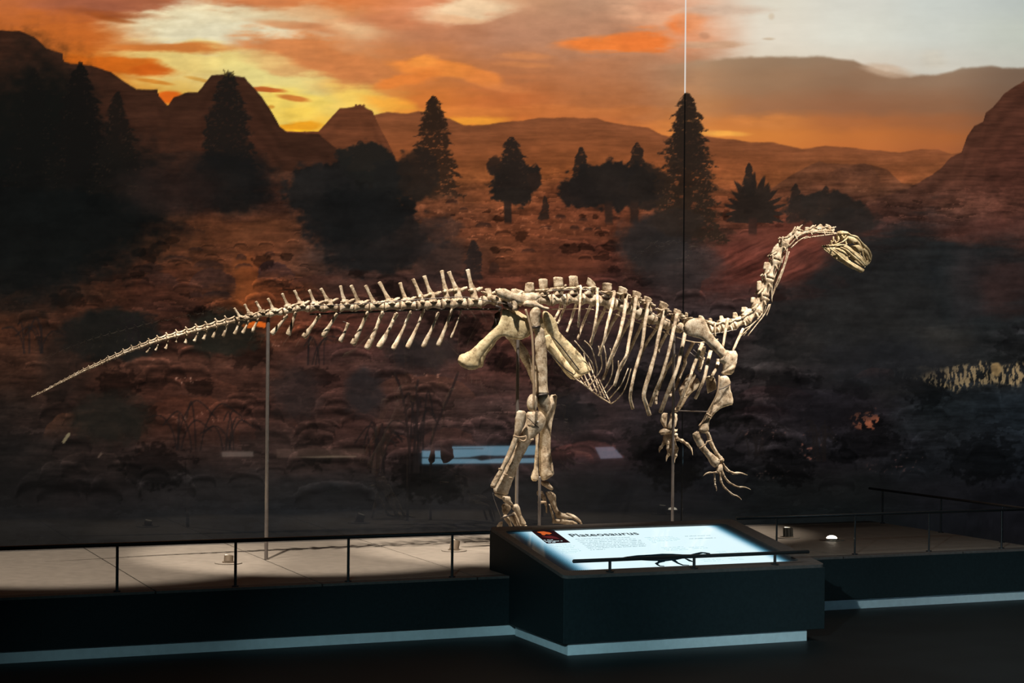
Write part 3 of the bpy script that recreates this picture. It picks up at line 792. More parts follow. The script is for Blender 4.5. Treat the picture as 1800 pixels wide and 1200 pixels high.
        me.polygons.add(len(q)); me.polygons.foreach_set('loop_start', np.arange(0, q.size, 4, dtype=np.int32))
        me.update(calc_edges=True)
        at = me.attributes.new('print', 'FLOAT_COLOR', 'POINT')
        at.data.foreach_set('color', col.reshape(-1))
        me.materials.append(MURAL)
        o = bpy.data.objects.new(name, me)
        scene.collection.objects.link(o)
        o.parent = parent
        o.location = Vector((cx0, MURAL_Y, cz0)) - WORLD[parent.name]
        return o

    k = int(np.searchsorted(xs, SEAM_X))
    return panel(0, k, 'mural_panel', wall), panel(k, len(xs), 'mural_panel', wall)


MURAL = bpy.data.materials.new('backlit_mural_print')
MURAL.use_nodes = True
_nt = MURAL.node_tree
_b = _nt.nodes['Principled BSDF']
_b.inputs['Base Color'].default_value = (0.003, 0.003, 0.003, 1)
_b.inputs['Roughness'].default_value = 0.025
_b.inputs['Specular IOR Level'].default_value = 0.27
_at = _nt.nodes.new('ShaderNodeAttribute'); _at.attribute_name = 'print'
_nt.links.new(_at.outputs['Color'], _b.inputs['Emission Color'])
_b.inputs['Emission Strength'].default_value = 1.0

# ------------------------------------------------------------------ room
H = 0.344
MB().box(-3.0, 13.0, -2.0, 12.6, -0.08, 0.0).build('floor', FLOOR, None, False)['kind'] = 'structure'
WALL = mat('black_wall_paint', (0.012, 0.012, 0.013), 0.7)
wall = MB().box(-3.0, 13.0, 12.12, 12.32, 0.0, 5.6).build('wall_back', WALL, None, False)
wall['kind'] = 'structure'
build_mural()

# ------------------------------------------------------------------ platform
plat = thing('display_platform', (3.5, 10.9, 0), 'long low dark platform with beige deck carrying the dinosaur skeleton', 'platform')
XL, XR, YB = -0.9, 8.03, 12.03
m = MB()
poly = [(XL, 9.755), (4.9, 9.755), (4.9, 9.985), (XR, 9.985), (XR, YB), (XL, YB)]
m.prism([Vector((x, y, 0.066)) for x, y in poly], Vector((0, 0, H - 0.014 - 0.066)))
m.build('body', PLINTH, plat, False, 0.003)
m = MB()
poly = [(XL, 9.785), (4.9, 9.785), (4.9, 10.03), (XR - 0.04, 10.03), (XR - 0.04, YB - .03), (XL, YB - .03)]
m.prism([Vector((x, y, 0.0)) for x, y in poly], Vector((0, 0, 0.066)))
m.build('skirting', SKIRT, plat, False)
# deck boards with open joints
edges = [XL, 0.19, 1.11, 2.033, 2.955, 3.875, 4.63, 5.55, 6.47, 7.39, XR]
for a, b in zip(edges, edges[1:]):
    g = 0.004
    yf = 9.755 if b < 4.9 else 9.985
    MB().box(a + g, b - g, yf + 0.004, yf + 0.093, H - 0.016, H).build('edge_board', FRAME, plat, False, 0.002)
    MB().box(a + g, b - g, yf + 0.099, 11.0 - 0.001, H - 0.016, H).build('deck_board', DECK, plat, False, 0.002)
    MB().box(a + g, b - g, 11.003, 11.92, H - 0.016, H).build('deck_board', DECK, plat, False, 0.002)
    MB().box(a + g, b - g, 11.926, YB - 0.002, H - 0.016, H).build('edge_board', FRAME, plat, False, 0.002)


# ------------------------------------------------------------------ low rails
def rail(label, x0, y0, x1, y1, posts, z=0.593, rr_=0.0118):
    r = thing('barrier_rail', ((x0 + x1) / 2, (y0 + y1) / 2, H), label, 'railing', 'low black rails along the platform edge')
    MB().tube([Vector((x0, y0, z)), Vector(((x0 + x1) / 2, (y0 + y1) / 2, z)), Vector((x1, y1, z))], rr_, 10).build('top_rail', RAIL, r, 'edged')
    for px_, py_ in posts:
        MB().tube([Vector((px_, py_, H + 0.003)), Vector((px_, py_, z - 0.006))], rr_ * .68, 8, None, False).build('post', RAIL, r, 'edged')
        MB().tube([Vector((px_, py_, H - 0.0005)), Vector((px_, py_, H + 0.006))], 0.019, 12, None, False).build('base_plate', RAIL, r, 'edged')
    return r


rail('black rail on thin posts along the left front edge of the platform', -0.6, 9.81, 3.965, 9.81, [(x, 9.81) for x in (-0.08, 0.56, 1.20, 1.838, 2.478, 3.119, 3.738)])
rail('black rail along the right front edge beside the lit panel', 5.73, 10.06, 7.99, 10.06, [(x, 10.06) for x in (6.02, 6.60, 7.17, 7.75)], 0.600, 0.0092)
rail('black rail running back along the short right end of the platform', 8.0, 10.09, 8.0, 12.0, [(8.0, y) for y in (10.38, 11.08, 11.82)], 0.597, 0.0092)

# ------------------------------------------------------------------ floor lamps on the deck
LAMPGLOW = emit_mat('lamp_glass', (1.0, 0.86, 0.62), 2.5)


def uplight(label, x, y, lean, target, watts, h=0.055, r=0.03, hm=None):
    u = thing('uplight', (x, y, H), label, 'lamp', 'small uplights on the deck')
    MB().tube([Vector((x, y, H)), Vector((x, y, H + 0.006))], 0.082, 24, None, False).build('base_plate', DECK, u, 'edged')
    MB().tube([Vector((x, y, H + 0.005)), Vector((x, y, H + 0.012))], 0.038, 18, None, False).build('collar', LAMP, u, 'edged')
    m = MB()
    top = Vector((x + lean * h, y + 0.01, H + 0.01 + h))
    m.tube([Vector((x, y, H + 0.008)), top], r, 18, None, False).build('housing', hm or LAMP, u, 'edged')
    if hm:
        for a_ in range(9):
            c_, s_ = math.cos(a_ * .698), math.sin(a_ * .698)
            o_ = Vector((c_ * r, s_ * r, 0))
            MB().tube([Vector((x, y, H + 0.012)) + o_, top + o_ - Vector((0, 0, .001))], .006, 6, None, False).build('cooling_fin', hm, u, 'edged')
    m = MB()
    m.tube([top + Vector((0, 0, 0.0005)), top + Vector((lean * 0.004, 0, 0.003))], r * 0.82, 18, None, False).build('lens', LAMPGLOW, u, 'edged')
    s = spot('uplight_beam', top + Vector((0, 0, 0.02)), target, watts, 70, (1.0, 0.78, 0.45), 0.8, 0.02)
    s.parent = u; s.location = s.location - Vector((x, y, H))


uplight('short uplight on the deck near the tail pole, beside the second rail post', 2.70, 10.86, 0.12, (3.0, 10.97, 1.4), 7, 0.035, 0.028)
uplight('tilted uplight on the deck left of the lit panel', 4.23, 11.07, 0.25, (4.9, 10.9, 1.4), 17)
uplight('dark uplight on the deck right of the lit panel', 6.735, 11.10, 0.06, (5.9, 10.97, 1.3), 15, 0.060, 0.030, LAMP_DARK)
u = thing('recessed_uplight', (6.95, 10.88, H), 'glowing disc uplight set into the right deck', 'lamp')
MB().tube([Vector((6.95, 10.88, H)), Vector((6.95, 10.88, H + 0.006))], 0.085, 28, None, False).build('base_plate', DECK, u, 'edged')
MB().tube([Vector((6.95, 10.88, H + 0.005)), Vector((6.95, 10.88, H + 0.014))], 0.048, 24, None, False).build('collar', LAMP, u, 'edged')
gm = MB()
c0 = Vector((6.95, 10.88, H + 0.014))
gm.loft([(c0, Vector((0.037, 0, 0)), Vector((0, 0.037, 0))), (c0 + Vector((0, 0, 0.010)), Vector((0.030, 0, 0)), Vector((0, 0.030, 0))), (c0 + Vector((0, 0, 0.016)), Vector((0.016, 0, 0)), Vector((0, 0.016, 0)))], 20, False)
gm.build('lens', emit_mat('lit_lamp_glass', (1.0, 0.88, 0.68), 14.0), u)
s = spot('uplight_beam', (6.95, 10.88, H + 0.05), (6.3, 10.95, 1.7), 16, 80, (1.0, 0.78, 0.45), 0.8, 0.02)
s.parent = u; s.location = s.location - Vector((6.95, 10.88, H))

# ------------------------------------------------------------------ information desk
desk = thing('information_desk', (4.87, 9.5, 0), 'dark information desk with sloped lit panel in front of the platform', 'desk')
BX0, BX1, BY0, BY1, ZF, ZB = 4.066, 5.70, 8.99, 10.055, 0.4345, 0.5965
SLOPE = (ZB - ZF) / (BY1 - BY0)
PN = Vector((0, -SLOPE, 1)).normalized()
PU = Vector((0, 1, SLOPE)).normalized()          # up along the sloped top
P0 = Vector((BX0, BY0, ZF))
m = MB()
prof = [(BY0, 0.067), (9.752, 0.067), (9.752, H + 0.001), (BY1, H + 0.001), (BY1, ZB - 0.018), (BY0, ZF - 0.018)]
m.prism([Vector((BX0, y, z)) for y, z in prof], Vector((BX1 - BX0, 0, 0)))
m.build('body', PLINTH, desk, False, 0.003)
m = MB()
m.box(BX0 + 0.04, BX1 - 0.10, 9.02, 9.75, 0.0, 0.067).build('skirting', SKIRT, desk, False)


def on_desk(px, py):
    return on_plane(px, py, P0, PN)


# screen rectangle on the slope, with rounded corners
tl, trc, brc, blc = on_desk(893, 932), on_desk(1287, 920), on_desk(1396, 986), on_desk(985, 1003)
SX0 = (tl.x + blc.x) / 2; SX1 = (trc.x + brc.x) / 2
SY0 = (brc.y + blc.y) / 2; SY1 = (tl.y + trc.y) / 2


def dp(x, y, lift=0.0):
    return Vector((x, y, ZF + (y - BY0) * SLOPE)) + PN * lift


def rrect(x0, x1, y0, y1, r, n=6):
    out = []
    for cx, cy, a0 in ((x1 - r, y0 + r, -90), (x1 - r, y1 - r, 0), (x0 + r, y1 - r, 90), (x0 + r, y0 + r, 180)):
        for i in range(n + 1):
            a = math.radians(a0 + 90 * i / n)
            out.append((cx + r * math.cos(a), cy + r * math.sin(a)))
    return out


# frame: a ring between outer and inner rounded rectangles
outer = rrect(BX0, BX1, BY0, BY1, 0.03)
inner = rrect(SX0, SX1, SY0, SY1, 0.035)
m = MB()
n = len(outer)
for lift in (0.0, -0.018):
    for ring_ in (outer, inner):
        m.v += [dp(x, y, lift) for x, y in ring_]
for i in range(n):
    j = (i + 1) % n
    m.f.append((i, j, n + j, n + i))
    m.f.append((2 * n + j, 2 * n + i, 3 * n + i, 3 * n + j))
    m.f.append((j, i, 2 * n + i, 2 * n + j))
    m.f.append((n + i, n + j, 3 * n + j, 3 * n + i))
m.build('frame', FRAME, desk, False)
# lit screen: the print fades out in dots towards both ends
SCR = bpy.data.materials.new('lit_screen_print')
SCR.use_nodes = True
nt = SCR.node_tree
b = nt.nodes['Principled BSDF']
b.inputs['Base Color'].default_value = (0.01, 0.01, 0.012, 1)
b.inputs['Roughness'].default_value = 0.08
b.inputs['Specular IOR Level'].default_value = 0.3
tc = nt.nodes.new('ShaderNodeTexCoord')
sep = nt.nodes.new('ShaderNodeSeparateXYZ')
nt.links.new(tc.outputs['Object'], sep.inputs[0])


def mth(op, a, bb=None, c=None):
    nd = nt.nodes.new('ShaderNodeMath'); nd.operation = op
    for i, q in enumerate((a, bb, c)):
        if q is None: continue
        if isinstance(q, (int, float)): nd.inputs[i].default_value = q
        else: nt.links.new(q, nd.inputs[i])
    return nd.outputs[0]


hw = (SX1 - SX0) / 2
ex = mth('SUBTRACT', hw, mth('ABSOLUTE', sep.outputs['X']))
left_ = mth('LESS_THAN', sep.outputs['X'], 0.0)
band = mth('ADD', 0.15, mth('MULTIPLY', left_, 0.05))
lev = mth('DIVIDE', ex, band)
dots = mth('MULTIPLY', mth('SINE', mth('MULTIPLY', sep.outputs['X'], 520.0)), mth('SINE', mth('MULTIPLY', sep.outputs['Y'], 520.0)))
cov = mth('ADD', lev, mth('MULTIPLY', dots, 0.22))
mr = nt.nodes.new('ShaderNodeMapRange'); mr.interpolation_type = 'SMOOTHSTEP'
mr.inputs[1].default_value = 0.30; mr.inputs[2].default_value = 0.95
nt.links.new(cov, mr.inputs[0])
rp = nt.nodes.new('ShaderNodeValToRGB')
e = rp.color_ramp.elements
e[0].position = 0.0; e[0].color = (*lin((14, 22, 26)), 1)
e[1].position = 1.0; e[1].color = (*lin((226, 250, 255)), 1)
k = e.new(0.45); k.color = (*lin((90, 165, 196)), 1)
nt.links.new(mr.outputs[0], rp.inputs[0])
nt.links.new(rp.outputs[0], b.inputs['Emission Color'])
b.inputs['Emission Strength'].default_value = 1.0
m = MB()
sc_out = rrect(SX0 - 0.004, SX1 + 0.004, SY0 - 0.004, SY1 + 0.004, 0.035)
m.prism([dp(x, y, -0.010) for x, y in sc_out], -PN * 0.006)
screen = m.build('screen', SCR, desk, False)

INK = emit_mat('screen_ink', lin((10, 22, 28)), 1.0)
INK2 = emit_mat('screen_ink_grey', lin((120, 150, 160)), 1.0)
INK3 = emit_mat('screen_ink_pale', lin((176, 212, 220)), 1.0)
PHOTO = emit_mat('screen_photo_dark', lin((36, 18, 20)), 1.0)
ORANGE = emit_mat('screen_photo_orange', lin((206, 96, 44)), 1.0)
WHITE = emit_mat('screen_white', lin((220, 245, 250)), 1.0)
LIFT = -0.0085


def sx(px, py):
    p = on_desk(px, py)
    return p.x, p.y


def print_poly(name, pts_px, material, lift=LIFT, parent=None):
    m = MB()
    m.prism([dp(*sx(x, y), lift) for x, y in pts_px], -PN * 0.0006)
    o = m.build(name, material, parent or screen, False)
    return o


# title in heavy letters
cv = bpy.data.curves.new('title', 'FONT')
cv.body = 'Plateosaurus'
cv.size = 1.0
cv.offset = 0.024
cv.space_character = 1.06
to = bpy.data.objects.new('title', cv)
scene.collection.objects.link(to)
dg = bpy.context.evaluated_depsgraph_get()
tm = bpy.data.meshes.new_from_object(to.evaluated_get(dg))
bpy.data.objects.remove(to)
co = np.array([v.co[:] for v in tm.vertices])
x0, y0 = sx(1006, 940.8); x1, _ = sx(1126, 937.4); _, y1 = sx(1001, 935.6)
sxx = (x1 - x0) / (co[:, 0].max() - co[:, 0].min()); syy = (y1 - y0) / co[:, 1].max()
WT = dp(x0, y0, LIFT)
for v, c in zip(tm.vertices, co):
    v.co = Vector(((c[0] - co[:, 0].min()) * sxx, 0, 0)) + PU * (c[1] * syy)
tm.materials.append(INK)
tob = bpy.data.objects.new('title', tm)
scene.collection.objects.link(tob)
tob.parent = screen; tob.location = WT - WORLD[screen.name]
tob['label'] = 'heavy black title reading Plateosaurus'


def text_block(rows, material, h, seed, name='text_lines'):
    """rows (px0, py0, px1): lines of small print, each a run of word-long strokes too small to read"""
    rr = random.Random(seed)
    m = MB()
    for xa, ya, xb in rows:
        ax, ay = sx(xa, ya); bx_, _ = sx(xb, ya - (xb - xa) * 0.029)
        x = ax
        while x < bx_:
            for _ in range(rr.randint(2, 9)):                      # one word: letter-sized ticks
                if x > bx_: break
                hh_ = h * rr.choice((.62, .62, .62, 1.0))
                lw = rr.uniform(.0035, .0065)
                m.prism([dp(x, ay, LIFT), dp(x + lw, ay, LIFT), dp(x + lw, ay + hh_, LIFT), dp(x, ay + hh_, LIFT)], -PN * 0.0004)
                x += lw + .0016
            x += rr.uniform(.005, .008)
    o = m.build(name, material, screen, False)
    o['kind'] = 'stuff'
    return o


text_block([(1012, 945.2, 1108), (1016, 948.2, 1118), (1020, 951.0, 1128), (1025, 953.6, 1130), (1028, 956.4, 1134), (1031, 958.8, 1138), (1034, 961.0, 1136), (1038, 963.8, 1064)], INK2, 0.010, 3)
text_block([(966, 956, 1005), (970, 958.6, 1012), (975, 961.2, 1010), (978, 964.6, 1018), (982, 967.2, 1022), (986, 969.6, 1014)], INK3, 0.013, 4)
text_block([(1134, 942.6, 1184), (1138, 944.8, 1192), (1142, 947, 1198), (1146, 949, 1192), (1147, 951.4, 1153)], INK3, 0.012, 5)
text_block([(1205, 940, 1250), (1212, 944.4, 1258)], INK2, 0.009, 6)
text_block([(1163, 960, 1202), (1168, 962.4, 1208), (1172, 964.8, 1212), (1212, 959.4, 1238), (1217, 961.6, 1244)], INK3, 0.012, 7)
text_block([(1260, 967, 1276), (1265, 969.4, 1280), (1291, 966.8, 1304), (1295, 969, 1306)], INK3, 0.010, 8)
text_block([(1233, 981.6, 1268), (1238, 984, 1272), (1281, 979.2, 1306), (1286, 981.6, 1308)], INK3, 0.010, 9)
# dark picture with an orange dinosaur in the corner
print_poly('picture', [(934, 930.6), (974.5, 930.0), (1003, 950.6), (961.5, 952.4)], PHOTO, LIFT)
print_poly('picture_figure', [(944, 932.6), (950, 931.6), (956, 931.4), (961, 932.4), (966, 933.2), (970, 935.0), (966, 936.6), (960, 936.0), (957, 938.2), (953, 937.4), (951, 934.8)], ORANGE, LIFT + 0.001)
print_poly('picture_ground', [(952, 940.4), (968, 938.8), (978, 941.4), (984, 944.6), (966, 943.4)], emit_mat('screen_photo_red', lin((92, 34, 34)), 1.0), LIFT + 0.001)
text_block([(957, 947.2, 974), (960, 949.4, 988), (964, 951.0, 978)], WHITE, 0.012, 10, 'picture_caption')
for o_ in [o for o in bpy.data.objects if o.name.startswith('picture_caption')]:
    o_.location += PN * 0.0012
# black silhouette of the dinosaur
print_poly('silhouette', [(1076, 981.2), (1100, 975.5), (1120, 972.9), (1145, 971.6), (1164, 970.2), (1182, 970.3), (1200, 971.4), (1214, 971.4), (1224, 969.0), (1232, 967.3), (1240, 967.8), (1248, 969.2), (1249, 970.4), (1243, 970.8), (1236, 969.6), (1228, 971.6), (1218, 974.0), (1206, 977.5), (1190, 981.0), (1170, 983.5), (1140, 982.5), (1110, 980.8)], INK)
print_poly('silhouette', [(1158, 981), (1170, 982.0), (1169, 984.4), (1160, 986.2), (1157, 988.4), (1161, 991.2), (1168, 991.6), (1168, 992.6), (1160, 992.6), (1155, 990.4), (1151, 987.0), (1156, 984.6)], INK, LIFT + 0.0003)
print_poly('silhouette', [(1178, 980.5), (1188, 981.5), (1193, 986.0), (1201, 989.4), (1211, 990.0), (1212, 990.8), (1200, 991.0), (1191, 987.8), (1183, 983.4)], INK, LIFT + 0.0003)
print_poly('silhouette', [(1203, 978.6), (1209, 979.2), (1218, 983.2), (1218, 985.0), (1211, 983.4)], INK, LIFT + 0.0003)

# hand rail of the desk on three posts, standing on the frame
hr = thing('desk_handrail', (4.85, 9.03, 0.45), 'short black handrail on three posts along the lit panel', 'railing')
pts = [(1072, 1004), (1220, 997), (1362, 990.5)]
ph = 0.085
first, last = on_desk(1072, 1004.5), on_desk(1362, 991)
yp = BY0 + 0.04
zb = ZF + 0.04 * SLOPE
xs_ = [P(x, y, yp).x for x, y in pts]
rz = P(1220, 977.5, yp).z
MB().tube([Vector((P(1008, 986, yp).x, yp, rz)), Vector((4.8, yp, rz)), Vector((P(1421, 969, yp).x, yp, rz))], 0.0105, 10).build('top_rail', RAIL, hr, 'edged')
for x in xs_:
    MB().tube([Vector((x, yp, zb + 0.0075)), Vector((x, yp, rz - 0.004))], 0.0085, 10, None, False).build('post', RAIL, hr, 'edged')
    MB().tube([Vector((x, yp, zb)) + PN * 0.0004, Vector((x, yp, zb)) + PN * 0.007], 0.022, 16, None, False).build('base_plate', RAIL, hr, 'edged')
# ------------------------------------------------------------------ the skeleton
YS = 10.97
sk = thing('dinosaur_skeleton', (4.6, YS, H), 'mounted fossil skeleton of a long-necked dinosaur walking right on the platform', 'skeleton')


def zoom(ox, oy, s):
    return lambda x, y: (ox + x / s, oy + y / s)


Z1 = zoom(0, 440, 3.75); Z2 = zoom(400, 440, 6); Z3 = zoom(640, 440, 6); Z4 = zoom(760, 480, 5); Z5 = zoom(920, 470, 6)
Z6 = zoom(1160, 520, 10); Z8 = zoom(1420, 390, 13.333); G2 = zoom(940, 560, 7.5); G3 = zoom(1090, 620, 7.5)
H1 = zoom(1120, 700, 6.316); L1 = zoom(840, 680, 4.8); L2 = zoom(850, 840, 9); N1 = zoom(1280, 500, 10); N2 = zoom(1320, 390, 9.23); N3 = zoom(1190, 540, 8.575)


def bone(m, name, material=BONE, amp=0.0016, parent=sk, label=None):
    if amp:
        m.rough(amp * 1.5, 62.0)
        m.rough(amp * .5, 190.0)
    o = m.build(name, material, parent)
    if label: o['label'] = label
    return o


def centrum(m, c, ax, L, r, k=1.0):
    """spool-shaped vertebral body round the pixel c along the pixel direction ax"""
    nx, ny = -ax[1], ax[0]
    if ny > 0: nx, ny = -nx, -ny
    rows = []
    for u, s in ((-0.5, 0.84), (-0.46, 1.05), (-0.36, 0.98), (-0.2, 0.70), (0.0, 0.60), (0.2, 0.70), (0.36, 0.98), (0.46, 1.05), (0.5, 0.84)):
        x, y = c[0] + ax[0] * L * u, c[1] + ax[1] * L * u
        rows.append((x - nx * r * s, y - ny * r * s, x + nx * r * s, y + ny * r * s, r * s * k, YS))
    m.S(rows, 1, 10, False)
    return nx, ny


def prong(m, c, d, L, r, side, off, spread=0.0, Y0=None):
    """small process from pixel c along pixel direction d on one side"""
    Y = Y0 or YS
    o_ = Vector((0, side, 0))
    p0 = P(c[0], c[1], Y) + o_ * off
    p1 = P(c[0] + d[0] * L * .6, c[1] + d[1] * L * .6, Y) + o_ * (off + spread * .6)
    p2 = P(c[0] + d[0] * L, c[1] + d[1] * L, Y) + o_ * (off + spread)
    q = mpp(c[0], YS)
    m.tube([p0, p1, p2], [r * q, r * q * .85, r * q * .7], 6)


def arch(m, c, ax, n, L, r, up):
    rows = []
    for u, w in ((0.55, 0.34), (1.0, 0.24), (1.0 + up, 0.22)):
        x, y = c[0] + n[0] * r * u, c[1] + n[1] * r * u
        w *= L
        rows.append((x - ax[0] * w, y - ax[1] * w, x + ax[0] * w, y + ax[1] * w, r * 0.42, YS))
    m.S(rows, 1, 8, False)


# ---- tail
tail = [Z1(205, 968), Z1(255, 946), Z1(300, 925), Z1(335, 906), Z1(367, 889), Z1(398, 873), Z1(428, 858), Z1(460, 842), Z1(492, 826), Z1(520, 811), Z1(550, 797), Z1(585, 781), Z1(620, 766), Z1(665, 747), Z1(712, 723),
        Z1(762, 703), Z1(812, 680), Z1(866, 658), Z1(924, 638), Z1(980, 616), Z1(1036, 597), Z1(1096, 580), Z1(1160, 563), Z1(1226, 545), Z1(1290, 527), Z1(1356, 513), Z1(1422, 494), Z1(1486, 478), Z1(1550, 461)]
for i, (a, b) in enumerate(zip(tail, tail[1:])):
    t = i / (len(tail) - 2)
    dx, dy = b[0] - a[0], b[1] - a[1]
    l = math.hypot(dx, dy); ax = (dx / l, dy / l)
    c = ((a[0] + b[0]) / 2, (a[1] + b[1]) / 2)
    r = 1.0 + 3.4 * t ** 0.85
    m = MB()
    n = centrum(m, c, ax, l * 0.93, r)
    up = 0.35 + 0.7 * t
    # low arch, prongs towards the head, a short backward-leaning spine
    rows = [(c[0] - ax[0] * l * .35 + n[0] * r * .7, c[1] - ax[1] * l * .35 + n[1] * r * .7), (c[0] + ax[0] * l * .35 + n[0] * r * .7, c[1] + ax[1] * l * .35 + n[1] * r * .7)]
    m.T([(rows[0][0] + n[0] * r * .5, rows[0][1] + n[1] * r * .5, r * .55, YS), ((rows[0][0] + rows[1][0]) / 2 + n[0] * r * .3, (rows[0][1] + rows[1][1]) / 2 + n[1] * r * .3, r * .5, YS), (rows[1][0] + n[0] * r * .55, rows[1][1] + n[1] * r * .55, r * .4, YS)], 1, 6)
    for s in (-1, 1):
        prong(m, (c[0] + ax[0] * l * .22 + n[0] * r * 1.0, c[1] + ax[1] * l * .22 + n[1] * r * 1.0), (ax[0] * .9 + n[0] * .45, ax[1] * .9 + n[1] * .45), l * .36, max(.6, r * .36), s, r * 0.5 * mpp(c[0], YS))
    sp = 1.2 + 6.5 * max(0, t - .15) ** 1.1
    bx, by = c[0] - ax[0] * l * .28 + n[0] * r * 1.1, c[1] - ax[1] * l * .28 + n[1] * r * 1.1
    m.T([(bx + 1.2, by + .5, r * .55, YS), (bx - sp * .35, by - sp * .6, max(.55, r * .34), YS), (bx - sp * .65, by - sp, max(.5, r * .36), YS)], 1, 6)
    bone(m, 'caudal_vertebra', BONE, 0.0007)

spines = [((420, 554), (411.5, 541.5)), ((436.7, 548.3), (430, 535)), ((457.5, 543.3), (450, 530)), ((479, 541), (471, 524.5)), ((504, 533.5), (496, 516)), ((526, 529), (517.5, 510.5)), ((551, 529), (543.5, 509.5)),
          ((574.5, 525), (564, 507)), ((604, 526), (598.5, 502)), ((629, 528), (617, 501.5)), ((656, 529.5), (642.5, 501.5)), ((682, 524), (666.5, 495.5)), ((711, 522.5), (703, 497)), ((738, 517), (725.5, 490.5)),
          ((755.5, 513), (745.5, 485)), ((782, 507.5), (776.5, 475.5)), ((800.5, 505.5), (788.5, 477.5)), ((829, 505.5), (822, 473.5))]
cy = [560.5, 557, 553, 550.5, 546, 542, 541.5, 541, 540.5, 540, 539, 538, 537, 536.5, 535.5, 534, 533.5, 533]
rr = [4.6, 5.0, 5.5, 6.2, 6.8, 7.4, 7.8, 8.0, 8.2, 8.4, 8.6, 8.8, 9.0, 9.2, 9.4, 9.8, 10, 10.2]
for i, ((b, tp), y, r) in enumerate(zip(spines, cy, rr)):
    gap = (spines[i + 1][0][0] - b[0]) if i + 1 < len(spines) else 24
    prev = (b[0] - spines[i - 1][0][0]) if i else 17
    L = min(gap, prev + 8, 27) * 0.94
    c = (b[0] + L * .22, y)
    y2 = cy[i + 1] if i + 1 < len(cy) else y - .4
    l = math.hypot(gap, y2 - y); ax = (gap / l, (y2 - y) / l)
    m = MB()
    n = centrum(m, c, ax, L, r * .95, .9)
    top = (c[0] + n[0] * r * 1.05, c[1] + n[1] * r * 1.05)
    m.S([(c[0] - L * .36, y - r * .45, c[0] + L * .36, y - r * .45, r * .85, YS), (c[0] - L * .30, y - r * .95, c[0] + L * .30, y - r * .95, r * .62, YS), (b[0] - L * .16, (y - r + b[1]) / 2, b[0] + L * .42, (y - r + b[1]) / 2 - .5, r * .46, YS), (b[0] - L * .14, b[1] + .5, b[0] + L * .34, b[1], r * .36, YS)], 2, 10, False)
    w = 2.3 + 1.5 * i / 17
    dx, dy = tp[0] - b[0], tp[1] - b[1]
    m.T([(b[0] + 1.5, b[1] + 3.0, w * 1.5, YS), (b[0] + dx * .25, b[1] + dy * .25, w * .98, YS), (b[0] + dx * .65, b[1] + dy * .65, w * .92, YS), (b[0] + dx * .93, b[1] + dy * .93, w * 1.05, YS), (tp[0], tp[1], w * .9, YS)], 2, 8, .5)
    q = mpp(c[0], YS)
    for s in (-1, 1):
        # prongs towards the head and short ones behind, and the side process
        prong(m, (c[0] + L * .16, b[1] + 5.0), (.82, -.46), L * .44, r * .34, s, r * .42 * q, .002)
        prong(m, (c[0] - L * .2, b[1] + 4.5), (-.8, .05), L * .24, r * .32, s, r * .34 * q)
        tl_ = (.035 + .055 * i / 17)
        p0 = P(c[0], y - r * .55, YS) + Vector((0, s * r * .4 * q, 0))
        m.tube([p0, p0 + Vector((-.010, s * tl_ * .5, .004)), p0 + Vector((-.024, s * tl_, .002))], [r * .34 * q, r * .28 * q, r * .24 * q], 6, .55)
    bone(m, 'caudal_vertebra', BONE, 0.0012)

# ---- chevrons under the tail
chev = [(Z1(985, 648), Z1(965, 674)), (Z1(1040, 625), Z1(1025, 660)), (Z1(1107, 603), Z1(1091, 650)), (Z1(1166, 582), Z1(1160, 605)), (Z1(1230, 563), Z1(1222, 613)), (Z1(1302, 548), Z1(1280, 600)), (Z1(1362, 525), Z1(1340, 588)), (Z1(1427, 508), Z1(1402, 575)),
        (Z1(1497, 493), Z1(1470, 566)), (Z1(1575, 478), Z1(1545, 553)), (Z1(1637, 468), Z1(1600, 545)), (Z1(1700, 455), Z1(1660, 535)),
        (Z2(622, 688), Z2(465, 880)), (Z2(712, 660), Z2(638, 890)), (Z2(968, 685), Z2(803, 915)), (Z2(1148, 672), Z2(1003, 905)), (Z2(1272, 768), Z2(1187, 960)), (Z2(1472, 658), Z2(1320, 992)), (Z2(1632, 655), Z2(1467, 1035)), (Z2(1782, 668), Z2(1592, 1025)),
        (Z3(487, 648), Z3(305, 1040)), (Z3(628, 632), Z3(455, 1025)), (Z3(782, 660), Z3(620, 1018)), (Z3(922, 628), Z3(780, 1003)), (Z3(1025, 635), Z3(915, 920))]
for i, (a, b) in enumerate(chev):
    L = math.hypot(b[0] - a[0], b[1] - a[1])
    w = min(4.4, 1.2 + L * .065) * (0.8 if i > 19 else 1.0) * (.45 if i == 24 else 1)
    bow = -L * .018
    dx, dy = (b[0] - a[0]) / L, (b[1] - a[1]) / L
    pts = []
    for u, s in ((0, .95), (.12, .8), (.4, .68), (.7, 1.0), (.92, 1.28), (1, 1.05)):
        k = math.sin(math.pi * u) * bow
        pts.append((a[0] + dx * L * u - dy * k, a[1] + dy * L * u + dx * k, w * s, YS))
    m = MB()
    m.T(pts, 2, 8, .5)
    q = mpp(a[0], YS)
    if i != 16:
        for s in (-1, 1):
            m.tube([P(a[0] + dx * L * .15, a[1] + dy * L * .15, YS), P(a[0] - dx * 1.5, a[1] - dy * 1.5, YS + s * w * 1.3 * q)], [w * .6 * q, w * .5 * q], 6)
    bone(m, 'chevron', BONE, 0.0012)

